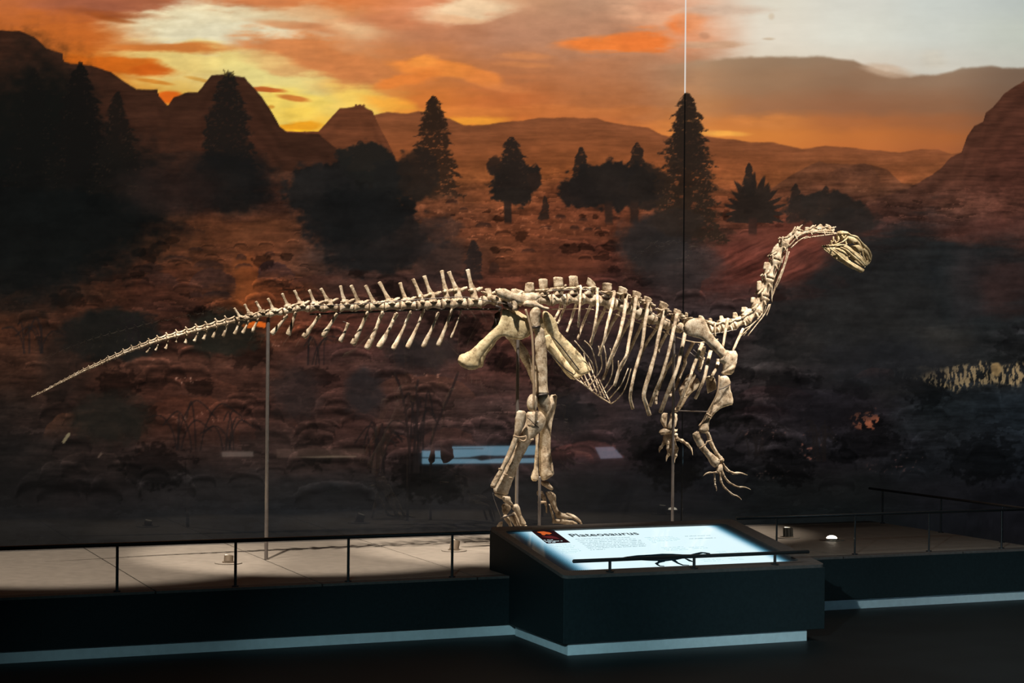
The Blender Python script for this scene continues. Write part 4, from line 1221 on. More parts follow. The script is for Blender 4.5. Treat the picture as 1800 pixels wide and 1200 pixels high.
# ---- sacrum under the hip bone
for c, r in (((859, 528), 9.5), ((882, 529), 9.5), ((905, 529), 9.5)):
    m = MB()
    n = centrum(m, c, (1, -.03), 22, r, .9)
    m.S([(c[0] - 7, c[1] - 6, c[0] + 7, c[1] - 6, 5, YS), (c[0] - 6, c[1] - 14, c[0] + 6, c[1] - 14, 3, YS), (c[0] - 7, c[1] - 20, c[0] + 3, c[1] - 21, 2.4, YS)], 2, 8)
    q = mpp(c[0], YS)
    for s in (-1, 1):
        p0 = P(c[0], c[1] - 5, YS)
        m.tube([p0, p0 + Vector((0, s * .06, .0)), p0 + Vector((0, s * .125, -.01))], [5 * q, 4 * q, 6 * q], 7)
        prong(m, (c[0] + 5, c[1] - 12), (.86, -.4), 9, 2, s, 4 * q)
        prong(m, (c[0] - 5, c[1] - 12), (-.86, -.5), 8, 2, s, 4 * q)
    bone(m, 'sacral_vertebra', BONE, 0.002)

# ---- back
dors = [((932, 527), [Z5(12, 268), Z5(122, 262), Z5(22, 168), Z5(112, 163)]), ((955, 527), [Z5(165, 225), Z5(262, 225), Z5(158, 124), Z5(256, 126)]), ((981, 527), [Z5(320, 210), Z5(424, 208), Z5(314, 106), Z5(416, 108)]),
        ((1007, 526), [Z5(486, 205), Z5(582, 200), Z5(478, 94), Z5(574, 96)]), ((1033, 527), [Z5(662, 170), Z5(752, 235), Z5(680, 102), Z5(764, 184)]), ((1061, 531), [Z5(826, 250), Z5(930, 246), Z5(832, 166), Z5(934, 172)]),
        ((1089, 538), [Z5(990, 255), Z5(1090, 280), Z5(1006, 198), Z5(1098, 234)]), ((1113, 547), [Z5(1140, 300), Z5(1232, 332), Z5(1150, 244), Z5(1248, 280)]), ((1135, 556), [Z5(1262, 348), Z5(1348, 390), Z5(1272, 298), Z5(1360, 340)]),
        ((1159, 565), [Z5(1424, 412), Z5(1512, 456), Z5(1440, 352), Z5(1532, 400)]), ((1183, 573), [Z5(1575, 475), Z5(1652, 500), Z5(1592, 432), Z5(1668, 474)]), ((1206, 577), [Z6(430, 360), Z6(500, 380), Z6(440, 300), Z6(492, 310)]),
        ((1230, 578), [Z6(665, 420), Z6(790, 420), Z6(680, 350), Z6(765, 370)])]
for i, (c, (b0, b1, t0, t1)) in enumerate(dors):
    nx_ = dors[min(i + 1, len(dors) - 1)][0]; pv = dors[max(i - 1, 0)][0]
    dx, dy = nx_[0] - pv[0], nx_[1] - pv[1]; l = math.hypot(dx, dy); ax = (dx / l, dy / l)
    L = 23.4; r = 10.8 if i < 9 else 9.4
    m = MB()
    n = centrum(m, c, ax, L, r, .85)
    mid = ((b0[0] + b1[0]) / 2, (b0[1] + b1[1]) / 2)
    ta = (c[0] + n[0] * r * .8, c[1] + n[1] * r * .8)
    m.S([(ta[0] - ax[0] * 8.5, ta[1] - ax[1] * 8.5, ta[0] + ax[0] * 8.5, ta[1] + ax[1] * 8.5, 8, YS), ((ta[0] + mid[0]) / 2 - 7, (ta[1] + mid[1]) / 2, (ta[0] + mid[0]) / 2 + 8, (ta[1] + mid[1]) / 2, 6.5, YS), (mid[0] - 7, mid[1] + 3, mid[0] + 8, mid[1] + 3, 5.5, YS), (mid[0] - 6, mid[1] + .5, mid[0] + 6, mid[1] + .5, 3.2, YS)], 2, 10, False)
    f = lambda a, b, u: (a[0] + (b[0] - a[0]) * u, a[1] + (b[1] - a[1]) * u)
    m.S([(*b0, *b1, 2.6, YS), (*f(b0, t0, .4), *f(b1, t1, .4), 2.2, YS), (*f(b0, t0, .8), *f(b1, t1, .8), 2.4, YS), (*t0, *t1, 3.2, YS)], 1, 10, True)
    q = mpp(c[0], YS)
    for s in (-1, 1):
        prong(m, (mid[0] + 5, mid[1] + 4), (ax[0] * .95 + n[0] * .1, ax[1] * .95 + n[1] * .1), 8, 3.0, s, 4.5 * q)
        prong(m, (mid[0] - 5, mid[1] + 3), (-ax[0] * .9 + n[0] * .1, -ax[1] * .9 + n[1] * .1), 7, 2.8, s, 3.5 * q)
        p0 = P(mid[0], mid[1] + 5, YS + s * .01)
        tl_ = .10
        m.tube([p0, p0 + Vector((0, s * tl_ * .5, .012)), p0 + Vector((-.012, s * tl_, .012))], [4.2 * q, 3.2 * q, 2.6 * q], 7, .6)
    bone(m, 'dorsal_vertebra', BONE, 0.002)

# ---- neck
cerv = [((1255, 577), 18, 7.6, [Z6(850, 440), Z6(930, 470), Z6(850, 400), Z6(910, 395)]), ((1277, 574), 20, 7.8, [Z6(1040, 420), Z6(1130, 400), Z6(1040, 360), Z6(1100, 350)]),
        ((1300, 567), 24, 7.6, [N1(70, 580), N1(190, 590), N1(78, 500), N1(150, 495)]), ((1322, 554), 26, 7.6, [N1(215, 480), N1(340, 480), N1(240, 400), N1(340, 405)]), ((1338, 535), 27, 7.4, [N1(385, 320), N1(500, 310), N1(395, 230), N1(500, 235)]),
        ((1347, 505), 30, 7.2, [N2(90, 1130), N2(190, 1060), N2(95, 970), N2(165, 960)]), ((1358, 473), 32, 7.0, [N2(190, 770), N2(290, 740), N2(215, 655), N2(300, 660)]), ((1372, 441), 33, 6.8, [N2(310, 530), N2(500, 400), N2(350, 440), N2(440, 345)]),
        ((1390, 418), 30, 5.6, [N2(560, 260), N2(800, 130), N2(560, 235), N2(840, 40)]), ((1416, 408), 28, 4.2, [N2(860, 160), N2(980, 110), N2(870, 90), N2(950, 90)]), ((1440, 405.5), 22, 4.2, [N2(1030, 100), N2(1180, 90), N2(1100, 45), N2(1150, 40)]),
        ((1457, 405), 16, 4.0, [N2(1190, 90), N2(1330, 130), N2(1210, 35), N2(1300, 70)])]
for i, (c, L, r, (b0, b1, t0, t1)) in enumerate(cerv):
    nx_ = cerv[min(i + 1, len(cerv) - 1)][0]; pv = cerv[max(i - 1, 0)][0]
    dx, dy = nx_[0] - pv[0], nx_[1] - pv[1]; l = math.hypot(dx, dy); ax = (dx / l, dy / l)
    m = MB()
    n = centrum(m, c, ax, L * 1.04, r * 1.24, .8)
    # the side of the spine away from the throat
    if n[0] > 0 and ax[1] < -.5: n = (-n[0], -n[1])
    mid = ((b0[0] + b1[0]) / 2, (b0[1] + b1[1]) / 2)
    ta = (c[0] + n[0] * r * .7, c[1] + n[1] * r * .7)
    h = L * .46
    m.S([(ta[0] - ax[0] * h, ta[1] - ax[1] * h, ta[0] + ax[0] * h, ta[1] + ax[1] * h, r * .8, YS), ((ta[0] + mid[0]) / 2 - ax[0] * h * .9, (ta[1] + mid[1]) / 2 - ax[1] * h * .9, (ta[0] + mid[0]) / 2 + ax[0] * h * .9, (ta[1] + mid[1]) / 2 + ax[1] * h * .9, r * .62, YS),
         (mid[0] - ax[0] * h * .8, mid[1] - ax[1] * h * .8, mid[0] + ax[0] * h * .8, mid[1] + ax[1] * h * .8, r * .4, YS)], 1, 8, False)
    f = lambda a, b, u: (a[0] + (b[0] - a[0]) * u, a[1] + (b[1] - a[1]) * u)
    m.S([(*b0, *b1, 1.9, YS), (*f(b0, t0, .5), *f(b1, t1, .5), 1.6, YS), (*t0, *t1, 2.1, YS)], 2, 8, True)
    q = mpp(c[0], YS)
    for s in (-1, 1):
        e0 = (c[0] + ax[0] * L * .22 + n[0] * r * .8, c[1] + ax[1] * L * .22 + n[1] * r * .8)
        prong(m, e0, (ax[0] * .9 + n[0] * .35, ax[1] * .9 + n[1] * .35), L * .5, r * .30, s, r * .65 * q, .004)
        e1 = (c[0] - ax[0] * L * .2 + n[0] * r * 1.0, c[1] - ax[1] * L * .2 + n[1] * r * 1.0)
        prong(m, e1, (-ax[0] * .85 + n[0] * .45, -ax[1] * .85 + n[1] * .45), L * .42, r * .32, s, r * .55 * q, .004)
        p0 = P(c[0] + ax[0] * L * .25, c[1] + ax[1] * L * .25, YS) + Vector((0, s * r * .4 * q, 0))
        m.tube([p0, p0 + Vector((0, s * .02, -.012)), p0 + Vector((0, s * .030, -.03))], [r * .34 * q, r * .26 * q, r * .2 * q], 6)
    bone(m, 'cervical_vertebra', BONE, 0.0012)

m = MB(); m.T([(*cc_[0], 3.0, YS) for cc_ in cerv], 3, 8); bone(m, 'neck_rod', BRONZE, 0)
# long thin neck ribs
for pts in ([N2(590, 440), N2(560, 600), N2(500, 800), N2(420, 1060)], [N2(620, 480), N2(545, 720), N2(470, 930), N2(395, 1080), N2(350, 1200)], [N2(510, 760), N2(430, 950), N2(370, 1100), N2(340, 1240)],
            [N1(740, 345), N1(715, 440), N1(672, 550)], [N1(720, 350), N1(640, 520), N1(500, 700), N1(345, 900)], [N1(600, 500), N1(520, 610), N1(380, 730), N1(230, 800)], [N1(560, 560), N1(400, 730), N1(230, 900)], [N1(770, 20), N1(765, 180), N1(770, 310)],
            [N2(650, 420), N2(780, 300), N2(900, 240), N2(960, 260)], [N2(620, 390), N2(760, 240), N2(900, 160), N2(1050, 150)], [N2(1400, 190), N2(1200, 215), N2(1000, 240), N2(860, 270)], [N2(1380, 180), N2(1150, 170), N2(940, 170), N2(820, 200)]):
    for s in ((-1,) if pts[0][1] > 540 else (-1, 1)):
        m = MB()
        m.T([(x, y, 1.15 - .35 * k / (len(pts) - 1), YS - .028) for k, (x, y) in enumerate(pts)], 3, 6)
        if s > 0:
            m.v = [Vector((v.x, 2 * YS - v.y, v.z)) for v in m.v]
        bone(m, 'cervical_rib', BONE, 0.0004)

# ---- trunk ribs, near side (towards the visitors) and far side
near = [[Z5(605, 195), Z5(595, 400), Z5(580, 628)], [Z5(775, 230), Z5(782, 400), Z5(755, 600), Z5(712, 815)], [Z5(960, 255), Z5(930, 420), Z5(880, 620), G2(910, 300), G2(847, 488)], [Z5(1085, 285), Z5(1060, 500), Z5(1010, 720), Z5(940, 900), Z5(882, 1062)],
        [Z5(1190, 310), Z5(1152, 560), Z5(1110, 800), Z5(1085, 930), Z5(1020, 1050), G2(1050, 885)], [Z5(1320, 385), Z5(1280, 600), Z5(1250, 830), Z5(1180, 1080), G2(1275, 900), G2(1260, 1050), G2(1295, 1190)],
        [Z5(1495, 460), Z5(1430, 700), Z5(1390, 900), G3(400, 230), G3(315, 540), G3(350, 700), G3(388, 822)], [Z5(1620, 490), Z5(1570, 720), Z5(1530, 900), G3(540, 320), G3(460, 520), G3(395, 700)],
        [Z6(440, 650), N3(60, 690), G3(760, 180), G3(700, 340), G3(600, 600), G3(530, 785)], [N3(385, 540), N3(340, 650), N3(230, 950), G3(930, 300), G3(830, 560), G3(752, 750)], [N3(510, 650), N3(470, 800), G3(1110, 330), G3(1040, 500), G3(992, 602)],
        [N3(625, 780), N3(600, 900), N3(530, 1030), N3(500, 1100)]]
for i, pts in enumerate(near):
    n_ = len(pts)
    dep = 0.235 if i < 8 else 0.20
    rows = []
    for k, (x, y) in enumerate(pts):
        u = k / (n_ - 1)
        yo = -(0.075 + (dep - .075) * math.sin(min(1.0, u * 1.5) * math.pi / 2)) + .05 * max(0, u - .6) / .4
        w = (2.9, 2.45, 2.25, 2.35)[min(3, int(u * 3.99))] * (1.0 if i < 3 else 1.16) * (.75 if i == 0 else 1)
        if i in (6, 8) and u > .45: w *= 1.35
        rows.append((x, y, w, YS + yo))
    m = MB()
    m.T(rows, 4, 8, .6)
    # the head of the rib reaches in to the backbone
    x, y, w, Y = rows[0]
    if i < 8:
        p0 = P(x, y, Y)
        m.tube([p0, P(x - 5, y + 1, YS - .035), P(x - 8, y + 11, YS - .02)], [w * .9 * mpp(x, Y), w * .8 * mpp(x, Y), w * .8 * mpp(x, Y)], 7)
    bone(m, 'rib', BONE, 0.0012)
# a bright rib in front of the shoulder, neck-base ribs
for pts, w in (([N3(765, 165), N3(740, 300), N3(715, 440), N3(690, 600)], 3.0), ([N3(570, 230), N3(572, 430)], 2.2), ([N3(1000, 320), N3(950, 420), N3(840, 660)], 2.8)):
    m = MB()
    m.T([(x, y, w * (1 - .1 * k), YS - .09 - .02 * k) for k, (x, y) in enumerate(pts)], 3, 8, .7)
    bone(m, 'rib', BONE, 0.0010)
far = [[Z5(410, 270), Z5(385, 430), Z5(330, 545)], [Z5(440, 400), Z5(395, 520), Z5(358, 590)], [Z5(560, 370), Z5(510, 530), Z5(458, 680)], [Z5(712, 395), Z5(630, 590), Z5(572, 760)], [Z5(850, 460), Z5(790, 580), Z5(735, 720), Z5(700, 830)], [Z5(1000, 490), Z5(920, 620), Z5(850, 780), Z5(812, 850)],
       [Z5(1125, 560), Z5(1050, 690), Z5(985, 830), G2(900, 800)], [Z5(1250, 600), Z5(1170, 770), Z5(1080, 960), G2(1100, 720), G2(1050, 880)], [Z5(1400, 650), Z5(1310, 780), Z5(1250, 900), Z5(1200, 1040)], [Z5(1520, 680), Z5(1440, 830), Z5(1420, 900)],
       [G3(720, 20), G3(690, 90), G3(610, 220), G3(545, 370), G3(480, 550), G3(472, 675)], [N3(245, 530), N3(120, 780), G3(860, 130), G3(800, 280), G3(720, 480), G3(655, 570)], [N3(420, 590), N3(340, 900), G3(1060, 150), G3(1035, 220)], [N3(390, 640), N3(350, 800), G3(1100, 60), G3(1045, 240)]]
for i, pts in enumerate(far):
    n_ = len(pts)
    rows = []
    for k, (x, y) in enumerate(pts):
        u = k / (n_ - 1)
        yo = 0.10 + .13 * math.sin(min(1.0, u * 1.5) * math.pi / 2) - .05 * max(0, u - .6) / .4
        rows.append((x, y, (2.9 if i > 3 else 2.4) * (1 - .12 * u), YS + yo))
    m = MB()
    m.T(rows, 4, 8, .6)
    x, y, w, Y = rows[0]
    if i < 10:
        m.tube([P(x, y, Y), P(x + 3, y - 9, YS + .05), P(x + 6, y - 14, YS + .02)], [w * .9 * mpp(x, Y)] * 3, 7)
    bone(m, 'rib', BONE, 0.0012)

# ---- belly ribs: a basket of thin rods meeting in a keel
keel = [G2(490, 760), G2(640, 862), G2(760, 960), G2(880, 1045), G2(1010, 1122)]
m = MB()
m.T([(x, y, 1.15, YS - .0) for x, y in keel], 3, 6)
bone(m, 'belly_rib', BONE, 0.0003)
nb = [[G2(525, 290), G2(650, 440), G2(740, 560), G2(778, 660), G2(760, 760), G2(640, 860)], [G2(655, 290), G2(740, 380), G2(790, 520), G2(825, 680), G2(800, 800), G2(700, 912)], [G2(840, 360), G2(868, 480), G2(888, 620), G2(830, 750), G2(700, 905)], [G2(910, 355), G2(942, 520), G2(935, 680), G2(880, 815), G2(760, 955)],
      [G2(995, 390), G2(1025, 540), G2(1020, 720), G2(950, 880), G2(840, 1005)], [G2(1102, 555), G2(1100, 680), G2(1060, 840), G2(930, 1000), G2(900, 1040)], [G2(1232, 655), G2(1145, 860), G2(1060, 970), G2(970, 1070)], [G2(1270, 660), G2(1200, 900), G2(1110, 1040), G2(1012, 1118)]]
for pts in nb:
    n_ = len(pts)
    m = MB()
    m.T([(x, y, .95, YS - .17 * (1 - (k / (n_ - 1)) ** 2)) for k, (x, y) in enumerate(pts)], 4, 6)
    bone(m, 'belly_rib', BONE, 0.0003)
fb = [[G2(545, 740), G2(640, 862)], [G2(590, 725), G2(700, 910)], [G2(640, 715), G2(760, 950)], [G2(550, 380), G2(600, 470), G2(650, 715), G2(740, 950)], [G2(645, 450), G2(680, 600), G2(820, 990)], [G2(710, 565), G2(760, 690), G2(880, 1040)], [G2(700, 700), G2(820, 960)], [G2(800, 760), G2(930, 1045)], [G2(840, 780), G2(980, 1080)], [G2(870, 850), G2(1000, 1110)], [G2(760, 690), G2(870, 1000)]]
for pts in fb:
    n_ = len(pts)
    m = MB()
    m.T([(x, y, .85, YS + .15 * (1 - k / (n_ - 1))) for k, (x, y) in enumerate(pts)], 3, 6)
    bone(m, 'belly_rib', BONE, 0.0003)

# ---- hips
YN, YF = YS - 0.16, YS + 0.16


def near_far(Y, d=-1):
    return Y


m = MB()
rows = [(558, 142, 562, 172, 3.0), (590, 135, 590, 210, 4.5), (640, 136, 640, 232, 4.5), (700, 160, 690, 248, 5), (760, 178, 745, 268, 5.5), (830, 178, 800, 282, 6), (890, 170, 850, 285, 6), (935, 176, 885, 262, 5), (958, 196, 915, 226, 3.5)]
m.S([(*Z4(a, b), *Z4(c, d), t, YN) for a, b, c, d, t in rows], 3, 12)
m.S([(*Z4(a, b), *Z4(c, d), t, YN - .02) for a, b, c, d, t in ((830, 240, 800, 285, 5), (900, 240, 880, 300, 6), (960, 285, 950, 318, 6.5), (1018, 300, 1005, 332, 7))], 3, 10)
m.S([(*Z4(a, b), *Z4(c, d), t, YN) for a, b, c, d, t in ((680, 225, 760, 262, 4), (700, 270, 750, 275, 4.5), (705, 320, 748, 322, 5))], 2, 10)
bone(m, 'ilium', BONE, 0.004)
m = MB()
m.S([(*Z4(a + 90, b - 6), *Z4(c + 90, d - 6), t, YF) for a, b, c, d, t in [r_ for r_ in rows[2:8]]], 3, 12)
bone(m, 'ilium', BONE, 0.003)
# ischium: broad plate drawn out into a long shaft with a swollen end
for Y, ddx, mt in ((YN + .04, 0, BONE2), (YF - .06, 8, BONE2)):
    m = MB()
    rows = [(225, 765, 330, 852, 8.5), (232, 735, 395, 842, 9), (262, 712, 412, 800, 7.5), (330, 680, 432, 738, 6), (420, 600, 500, 652, 5.2), (505, 520, 545, 592, 4.5), (575, 450, 620, 556, 3.6), (608, 360, 700, 575, 3.2), (620, 308, 770, 584, 3.2), (700, 338, 815, 568, 3.4), (790, 392, 852, 520, 4.2), (846, 430, 866, 478, 4.0)]
    m.S([(Z4(a, b)[0] + ddx, Z4(a, b)[1] - (3 if ddx else 0), Z4(c, d)[0] + ddx, Z4(c, d)[1] - (3 if ddx else 0), t, Y) for a, b, c, d, t in rows], 3, 14)
    bone(m, 'ischium', mt, 0.003)
# pubis: a pair of flat plates sloping forwards and down
for Y, ddx, ddy in ((YN + .03, 0, 0), (YF - .10, -14, 8)):
    m = MB()
    rows = [(965, 345, 1030, 352, 6), (975, 430, 1085, 420, 6), (1010, 520, 1112, 500, 5), (1036, 548, 1128, 528, 4), (1090, 640, 1215, 618, 3.6), (1160, 740, 1285, 692, 3.6), (1230, 830, 1345, 764, 4), (1280, 884, 1392, 842, 6), (1300, 892, 1385, 862, 5)]
    m.S([(Z4(a, b)[0] + ddx, Z4(a, b)[1] + ddy, Z4(c, d)[0] + ddx, Z4(c, d)[1] + ddy, t, Y) for a, b, c, d, t in rows], 3, 12)
    bone(m, 'pubis', BONE2, 0.003)
m = MB()
m.S([(*Z4(a, b), *Z4(c, d), 3, YS - .02) for a, b, c, d in ((975, 560, 1045, 545), (1000, 640, 1085, 640), (1060, 745, 1160, 745), (1160, 850, 1250, 850), (1215, 905, 1260, 880))], 3, 12)
bone(m, 'pubis', BONE2, 0.003)
for pts in ([Z4(1058, 560), Z4(1130, 640), Z4(1210, 745), Z4(1290, 850)], [Z4(1008, 680), Z4(1090, 760), Z4(1170, 840), Z4(1235, 885)]):
    m = MB()
    m.T([(x, y, 1.1, YN - .002 + .0) for x, y in pts], 2, 6)
    bone(m, 'pelvis_gap_line', BLACKBAR, 0)  # dark rods laid in for the shaded gaps between the plates

# ---- hind legs
def leg_bone(name, rows, Y, mt=BONE, amp=.003, n=12, k=3, zf=None):
    m = MB()
    m.S([(*zf(a, b), *zf(c, d), t, Y) for a, b, c, d, t in rows], k, n)
    return bone(m, name, mt, amp)


leg_bone('femur', [(862, 322, 945, 312, 9), (855, 350, 952, 352, 9), (864, 420, 946, 420, 8), (872, 470, 948, 470, 8), (892, 505, 980, 500, 8), (903, 560, 986, 555, 8.5), (903, 620, 996, 610, 9), (908, 700, 1006, 690, 9), (912, 800, 1006, 800, 9), (916, 900, 1008, 900, 9), (918, 1000, 1010, 1000, 9), (916, 1055, 1022, 1050, 10)], YN - .02, zf=Z4)
leg_bone('femur', [(640, 560, 740, 560, 7), (680, 600, 770, 590, 7), (735, 690, 830, 670, 7), (790, 780, 870, 760, 7), (830, 850, 915, 830, 7), (870, 950, 965, 930, 8), (900, 1040, 1010, 1010, 9)], YF + .02, zf=Z4)
# knee end of the near thigh bone
m = MB()
m.S([(*L1(a, b), *L1(c, d), t, YN - .02) for a, b, c, d, t in ((430, 85, 490, 60, 6), (412, 130, 500, 120, 9), (425, 185, 490, 190, 8), (450, 205, 480, 205, 5))], 2, 10)
m.S([(*L1(a, b), *L1(c, d), t, YN) for a, b, c, d, t in ((500, 90, 600, 70, 9), (500, 140, 612, 130, 10), (515, 190, 600, 195, 8), (540, 215, 580, 215, 5))], 2, 10)
bone(m, 'femur_end', BONE, 0.004)
leg_bone('tibia', [(405, 230, 540, 215, 9), (405, 270, 572, 265, 10), (395, 320, 555, 345, 9), (350, 420, 475, 430, 7), (310, 520, 405, 540, 6.5), (265, 620, 355, 635, 6.5), (205, 720, 320, 735, 7), (155, 800, 290, 800, 8), (132, 860, 265, 870, 8), (135, 885, 255, 900, 7)], YN - .03, zf=L1)
leg_bone('fibula', [(328, 208, 405, 215, 5), (318, 260, 402, 270, 5), (312, 330, 375, 345, 4.5), (300, 410, 345, 425, 4), (255, 540, 295, 560, 3.6), (205, 650, 240, 665, 3.6), (160, 730, 200, 750, 4), (118, 800, 160, 815, 5), (108, 830, 145, 850, 5)], YN - .085, zf=L1)
leg_bone('tibia', [(600, 90, 660, 70, 9), (575, 130, 664, 100, 10), (540, 210, 655, 190, 9), (535, 280, 632, 270, 7), (522, 400, 615, 400, 6.5), (515, 520, 612, 520, 6.5), (515, 600, 622, 600, 7), (516, 680, 636, 690, 8), (520, 735, 640, 735, 9), (535, 775, 600, 765, 7)], YF, zf=L1)
leg_bone('fibula', [(490, 330, 512, 330, 4), (486, 450, 510, 450, 3.6), (482, 600, 508, 600, 3.6), (470, 690, 508, 690, 4), (448, 760, 512, 770, 5), (455, 785, 500, 785, 4)], YF - .05, zf=L1)
# near ankle and foot, standing on the deck behind the desk
YNf = YN - .03
leg_bone('ankle_bone', [(175, 245, 245, 240, 5), (200, 290, 310, 265, 6), (260, 320, 370, 275, 6), (300, 340, 400, 300, 4)], YNf, zf=L2, k=2)
leg_bone('ankle_bone', [(290, 300, 330, 285, 4), (310, 360, 415, 290, 6), (350, 395, 425, 340, 6), (420, 420, 470, 425, 4)], YNf - .03, zf=L2, k=2)
leg_bone('metatarsal', [(285, 430, 415, 425, 6), (290, 480, 435, 470, 6), (300, 540, 400, 530, 5), (320, 580, 360, 575, 4)], YNf + .02, zf=L2, k=2)


def gz(x, Y):
    """pixel height of the deck under pixel column x at depth Y"""
    p = P(x, 900, Y)
    return project(Vector((p.x, Y, H)))[1]


for (a, b), w, Y in (((L2(500, 440)), 6.4, YNf - .03), (L2(430, 590), 4.6, YNf), (L2(480, 560), 4.4, YNf + .04), (L2(345, 600), 4.4, YNf - .05)):
    m = MB()
    ex_, ey_ = a + 20, b + 37
    if w > 6: ex_, ey_ = a + 15, b + 33
    m.T([(a - 1, b, w, Y), (a + (ex_ - a) * .2, b + (ey_ - b) * .2, w * .9, Y), (a + (ex_ - a) * .55, b + (ey_ - b) * .55, w * .6, Y), (a + (ex_ - a) * .9, b + (ey_ - b) * .9, w * .8, Y), (ex_, ey_, w * .75, Y)], 2, 9, .8)
    bone(m, 'metatarsal', BONE, .0016)
    g = gz(ex_ + 14, Y)
    m = MB()
    m.T([(ex_ + 1, ey_ + 3, w * .8, Y), (ex_ + 7, ey_ + (g - ey_) * .45, w * .6, Y), (ex_ + 13, g - w * 1.3, w * .8, Y)], 2, 8)
    bone(m, 'toe_bone', BONE, .001)
    m = MB()
    m.T([(ex_ + 14, g - w * 1.1 - 1.2, w * .8, Y), (ex_ + 25, g - w * .7 - 1.2, w * .6, Y), (ex_ + 36, g - 2.0, w * .12, Y)], 2, 8)
    bone(m, 'claw', BONE, .0006)
m = MB()
m.S([(*L2(a, b), *L2(c, d), t, YNf + .05) for a, b, c, d, t in ((205, 760, 300, 760, 4), (235, 715, 300, 705, 4), (270, 690, 300, 690, 3))], 2, 8)
g = gz(872, YNf + .05)
m.T([(*L2(250, 760), 4, YNf + .05), (*L2(240, 860), 3.4, YNf + .05), (*L2(200, 1000), 3.6, YNf + .05), (868, g - 2.5, 2.2, YNf + .05)], 2, 8)
bone(m, 'toe_bone', BONE, .001)
# heel wire and bands of the near leg
m = MB(); m.T([(*L2(150, 235), .55, YNf - .06), (*L2(165, 330), .55, YNf - .06), (*L2(285, 640), .55, YNf - .06)], 2, 6); bone(m, 'foot_wire', STEEL, 0)
m = MB(); m.T([(*L2(270, 640), 1.5, YNf - .06), (*L2(380, 600), 1.3, YNf - .07), (*L2(480, 575), 1.3, YNf - .07)], 1, 6); bone(m, 'foot_clamp', BLACKBAR, 0)
# far foot
YFf = YF + .13
leg_bone('ankle_bone', [(910, 80, 930, 50, 4), (925, 115, 1010, 50, 5), (985, 150, 1050, 95, 5), (1060, 195, 1105, 150, 4)], YF + .03, zf=L2, k=2)
leg_bone('metatarsal', [(985, 235, 1060, 215, 5), (1000, 270, 1140, 262, 6), (1030, 340, 1142, 330, 5), (1075, 440, 1155, 430, 4.2), (1110, 510, 1180, 500, 4.4), (1135, 550, 1195, 520, 4)], YFf, zf=L2, k=2)
leg_bone('metatarsal', [(1030, 420, 1050, 415, 2), (1050, 500, 1075, 495, 2), (1085, 620, 1115, 600, 2.6), (1085, 690, 1135, 690, 3)], YFf + .05, zf=L2, k=2)
leg_bone('metatarsal', [(850, 210, 880, 205, 3), (850, 270, 930, 205, 3.5), (930, 330, 985, 300, 3), (975, 440, 1000, 420, 2.4), (990, 540, 1010, 545, 2.2)], YFf + .03, zf=L2, k=2)
leg_bone('toe_bone', [(1138, 610, 1195, 515, 5), (1160, 635, 1235, 545, 5), (1240, 640, 1280, 560, 4.4), (1300, 655, 1320, 575, 4.6), (1370, 645, 1380, 590, 4.6), (1400, 650, 1410, 600, 4)], YFf, zf=L2, k=2)
g = gz(1032, YFf)
m = MB()
a_, b_ = L2(1310, 560); c_, d_ = L2(1400, 600); e_, f_ = L2(1490, 660); h_, i_ = L2(1545, 725)
m.T([(a_, b_, 1.6, YFf - .01), (c_, d_, 3.6, YFf - .01), (e_, f_, 3.0, YFf - .01), (h_, i_, 1.9, YFf - .01), (h_ + 6, (i_ + g) / 2 + 3, 1.3, YFf - .01), (h_ + 8, g - 1.0, .4, YFf - .01)], 3, 9, .7)
bone(m, 'claw', BONE, .001)
for dx_, dy_, Y in ((0, 0, YFf - .05), (-9, 0, YFf + .05), (-14, 1, YFf + .08)):
    a_, b_ = L2(1225, 680); c_, d_ = L2(1350, 690); e_, f_ = L2(1460, 725)
    g = gz(1020, Y)
    m = MB()
    m.T([(a_ + dx_, b_ + dy_, 3.4, Y), (c_ + dx_, d_ + dy_, 2.8, Y), (e_ + dx_, f_ + dy_, 2.8, Y), (e_ + dx_ + 5, (f_ + g) / 2, 2.2, Y), (e_ + dx_ + 10, g - 2, 1.8, Y)], 2, 8)
    bone(m, 'toe_bone', BONE, .001)
m = MB(); m.T([(*L2(870, 385), 3.2, YF), (*L2(985, 380), 1.6, YF + .02)], 1, 8); bone(m, 'foot_clamp', BRONZE, 0)

# ---- leg armature
m = MB(); m.T([(*Z4(820, 320), 2.1, YN - .10), (*Z4(850, 420), 2.1, YN - .10), (*Z4(876, 540), 2.1, YN - .10), (*Z4(886, 700), 2.1, YN - .10), (*Z4(890, 900), 2.1, YN - .10), (*Z4(892, 1200), 2.1, YN - .10)], 3, 8)
bone(m, 'leg_brace', BRONZE, 0)
m = MB(); m.T([(*L1(478, 0), 2.3, YN - .04), (*L1(482, 200), 2.3, YN - .02)], 1, 8); bone(m, 'leg_brace', BRONZE, 0)
for (xa, ya, xb, yb), Y in (((870, 480, 948, 462), YN - .02), ((905, 1070, 1020, 1062), YN - .02)):
    a, b = Z4(xa, ya), Z4(xb, yb)
    m = MB()
    q = mpp(a[0], Y)
    cpt = P((a[0] + b[0]) / 2, (a[1] + b[1]) / 2, Y)
    m.loft([(cpt + Vector((0, 0, dz_)), Vector(((b[0] - a[0]) / 2 * q * 1.06, 0, .006)), Vector((0, 10 * q, 0))) for dz_ in (-.007, .007)], 16, False)
    bone(m, 'leg_band', BLACKBAR, 0)
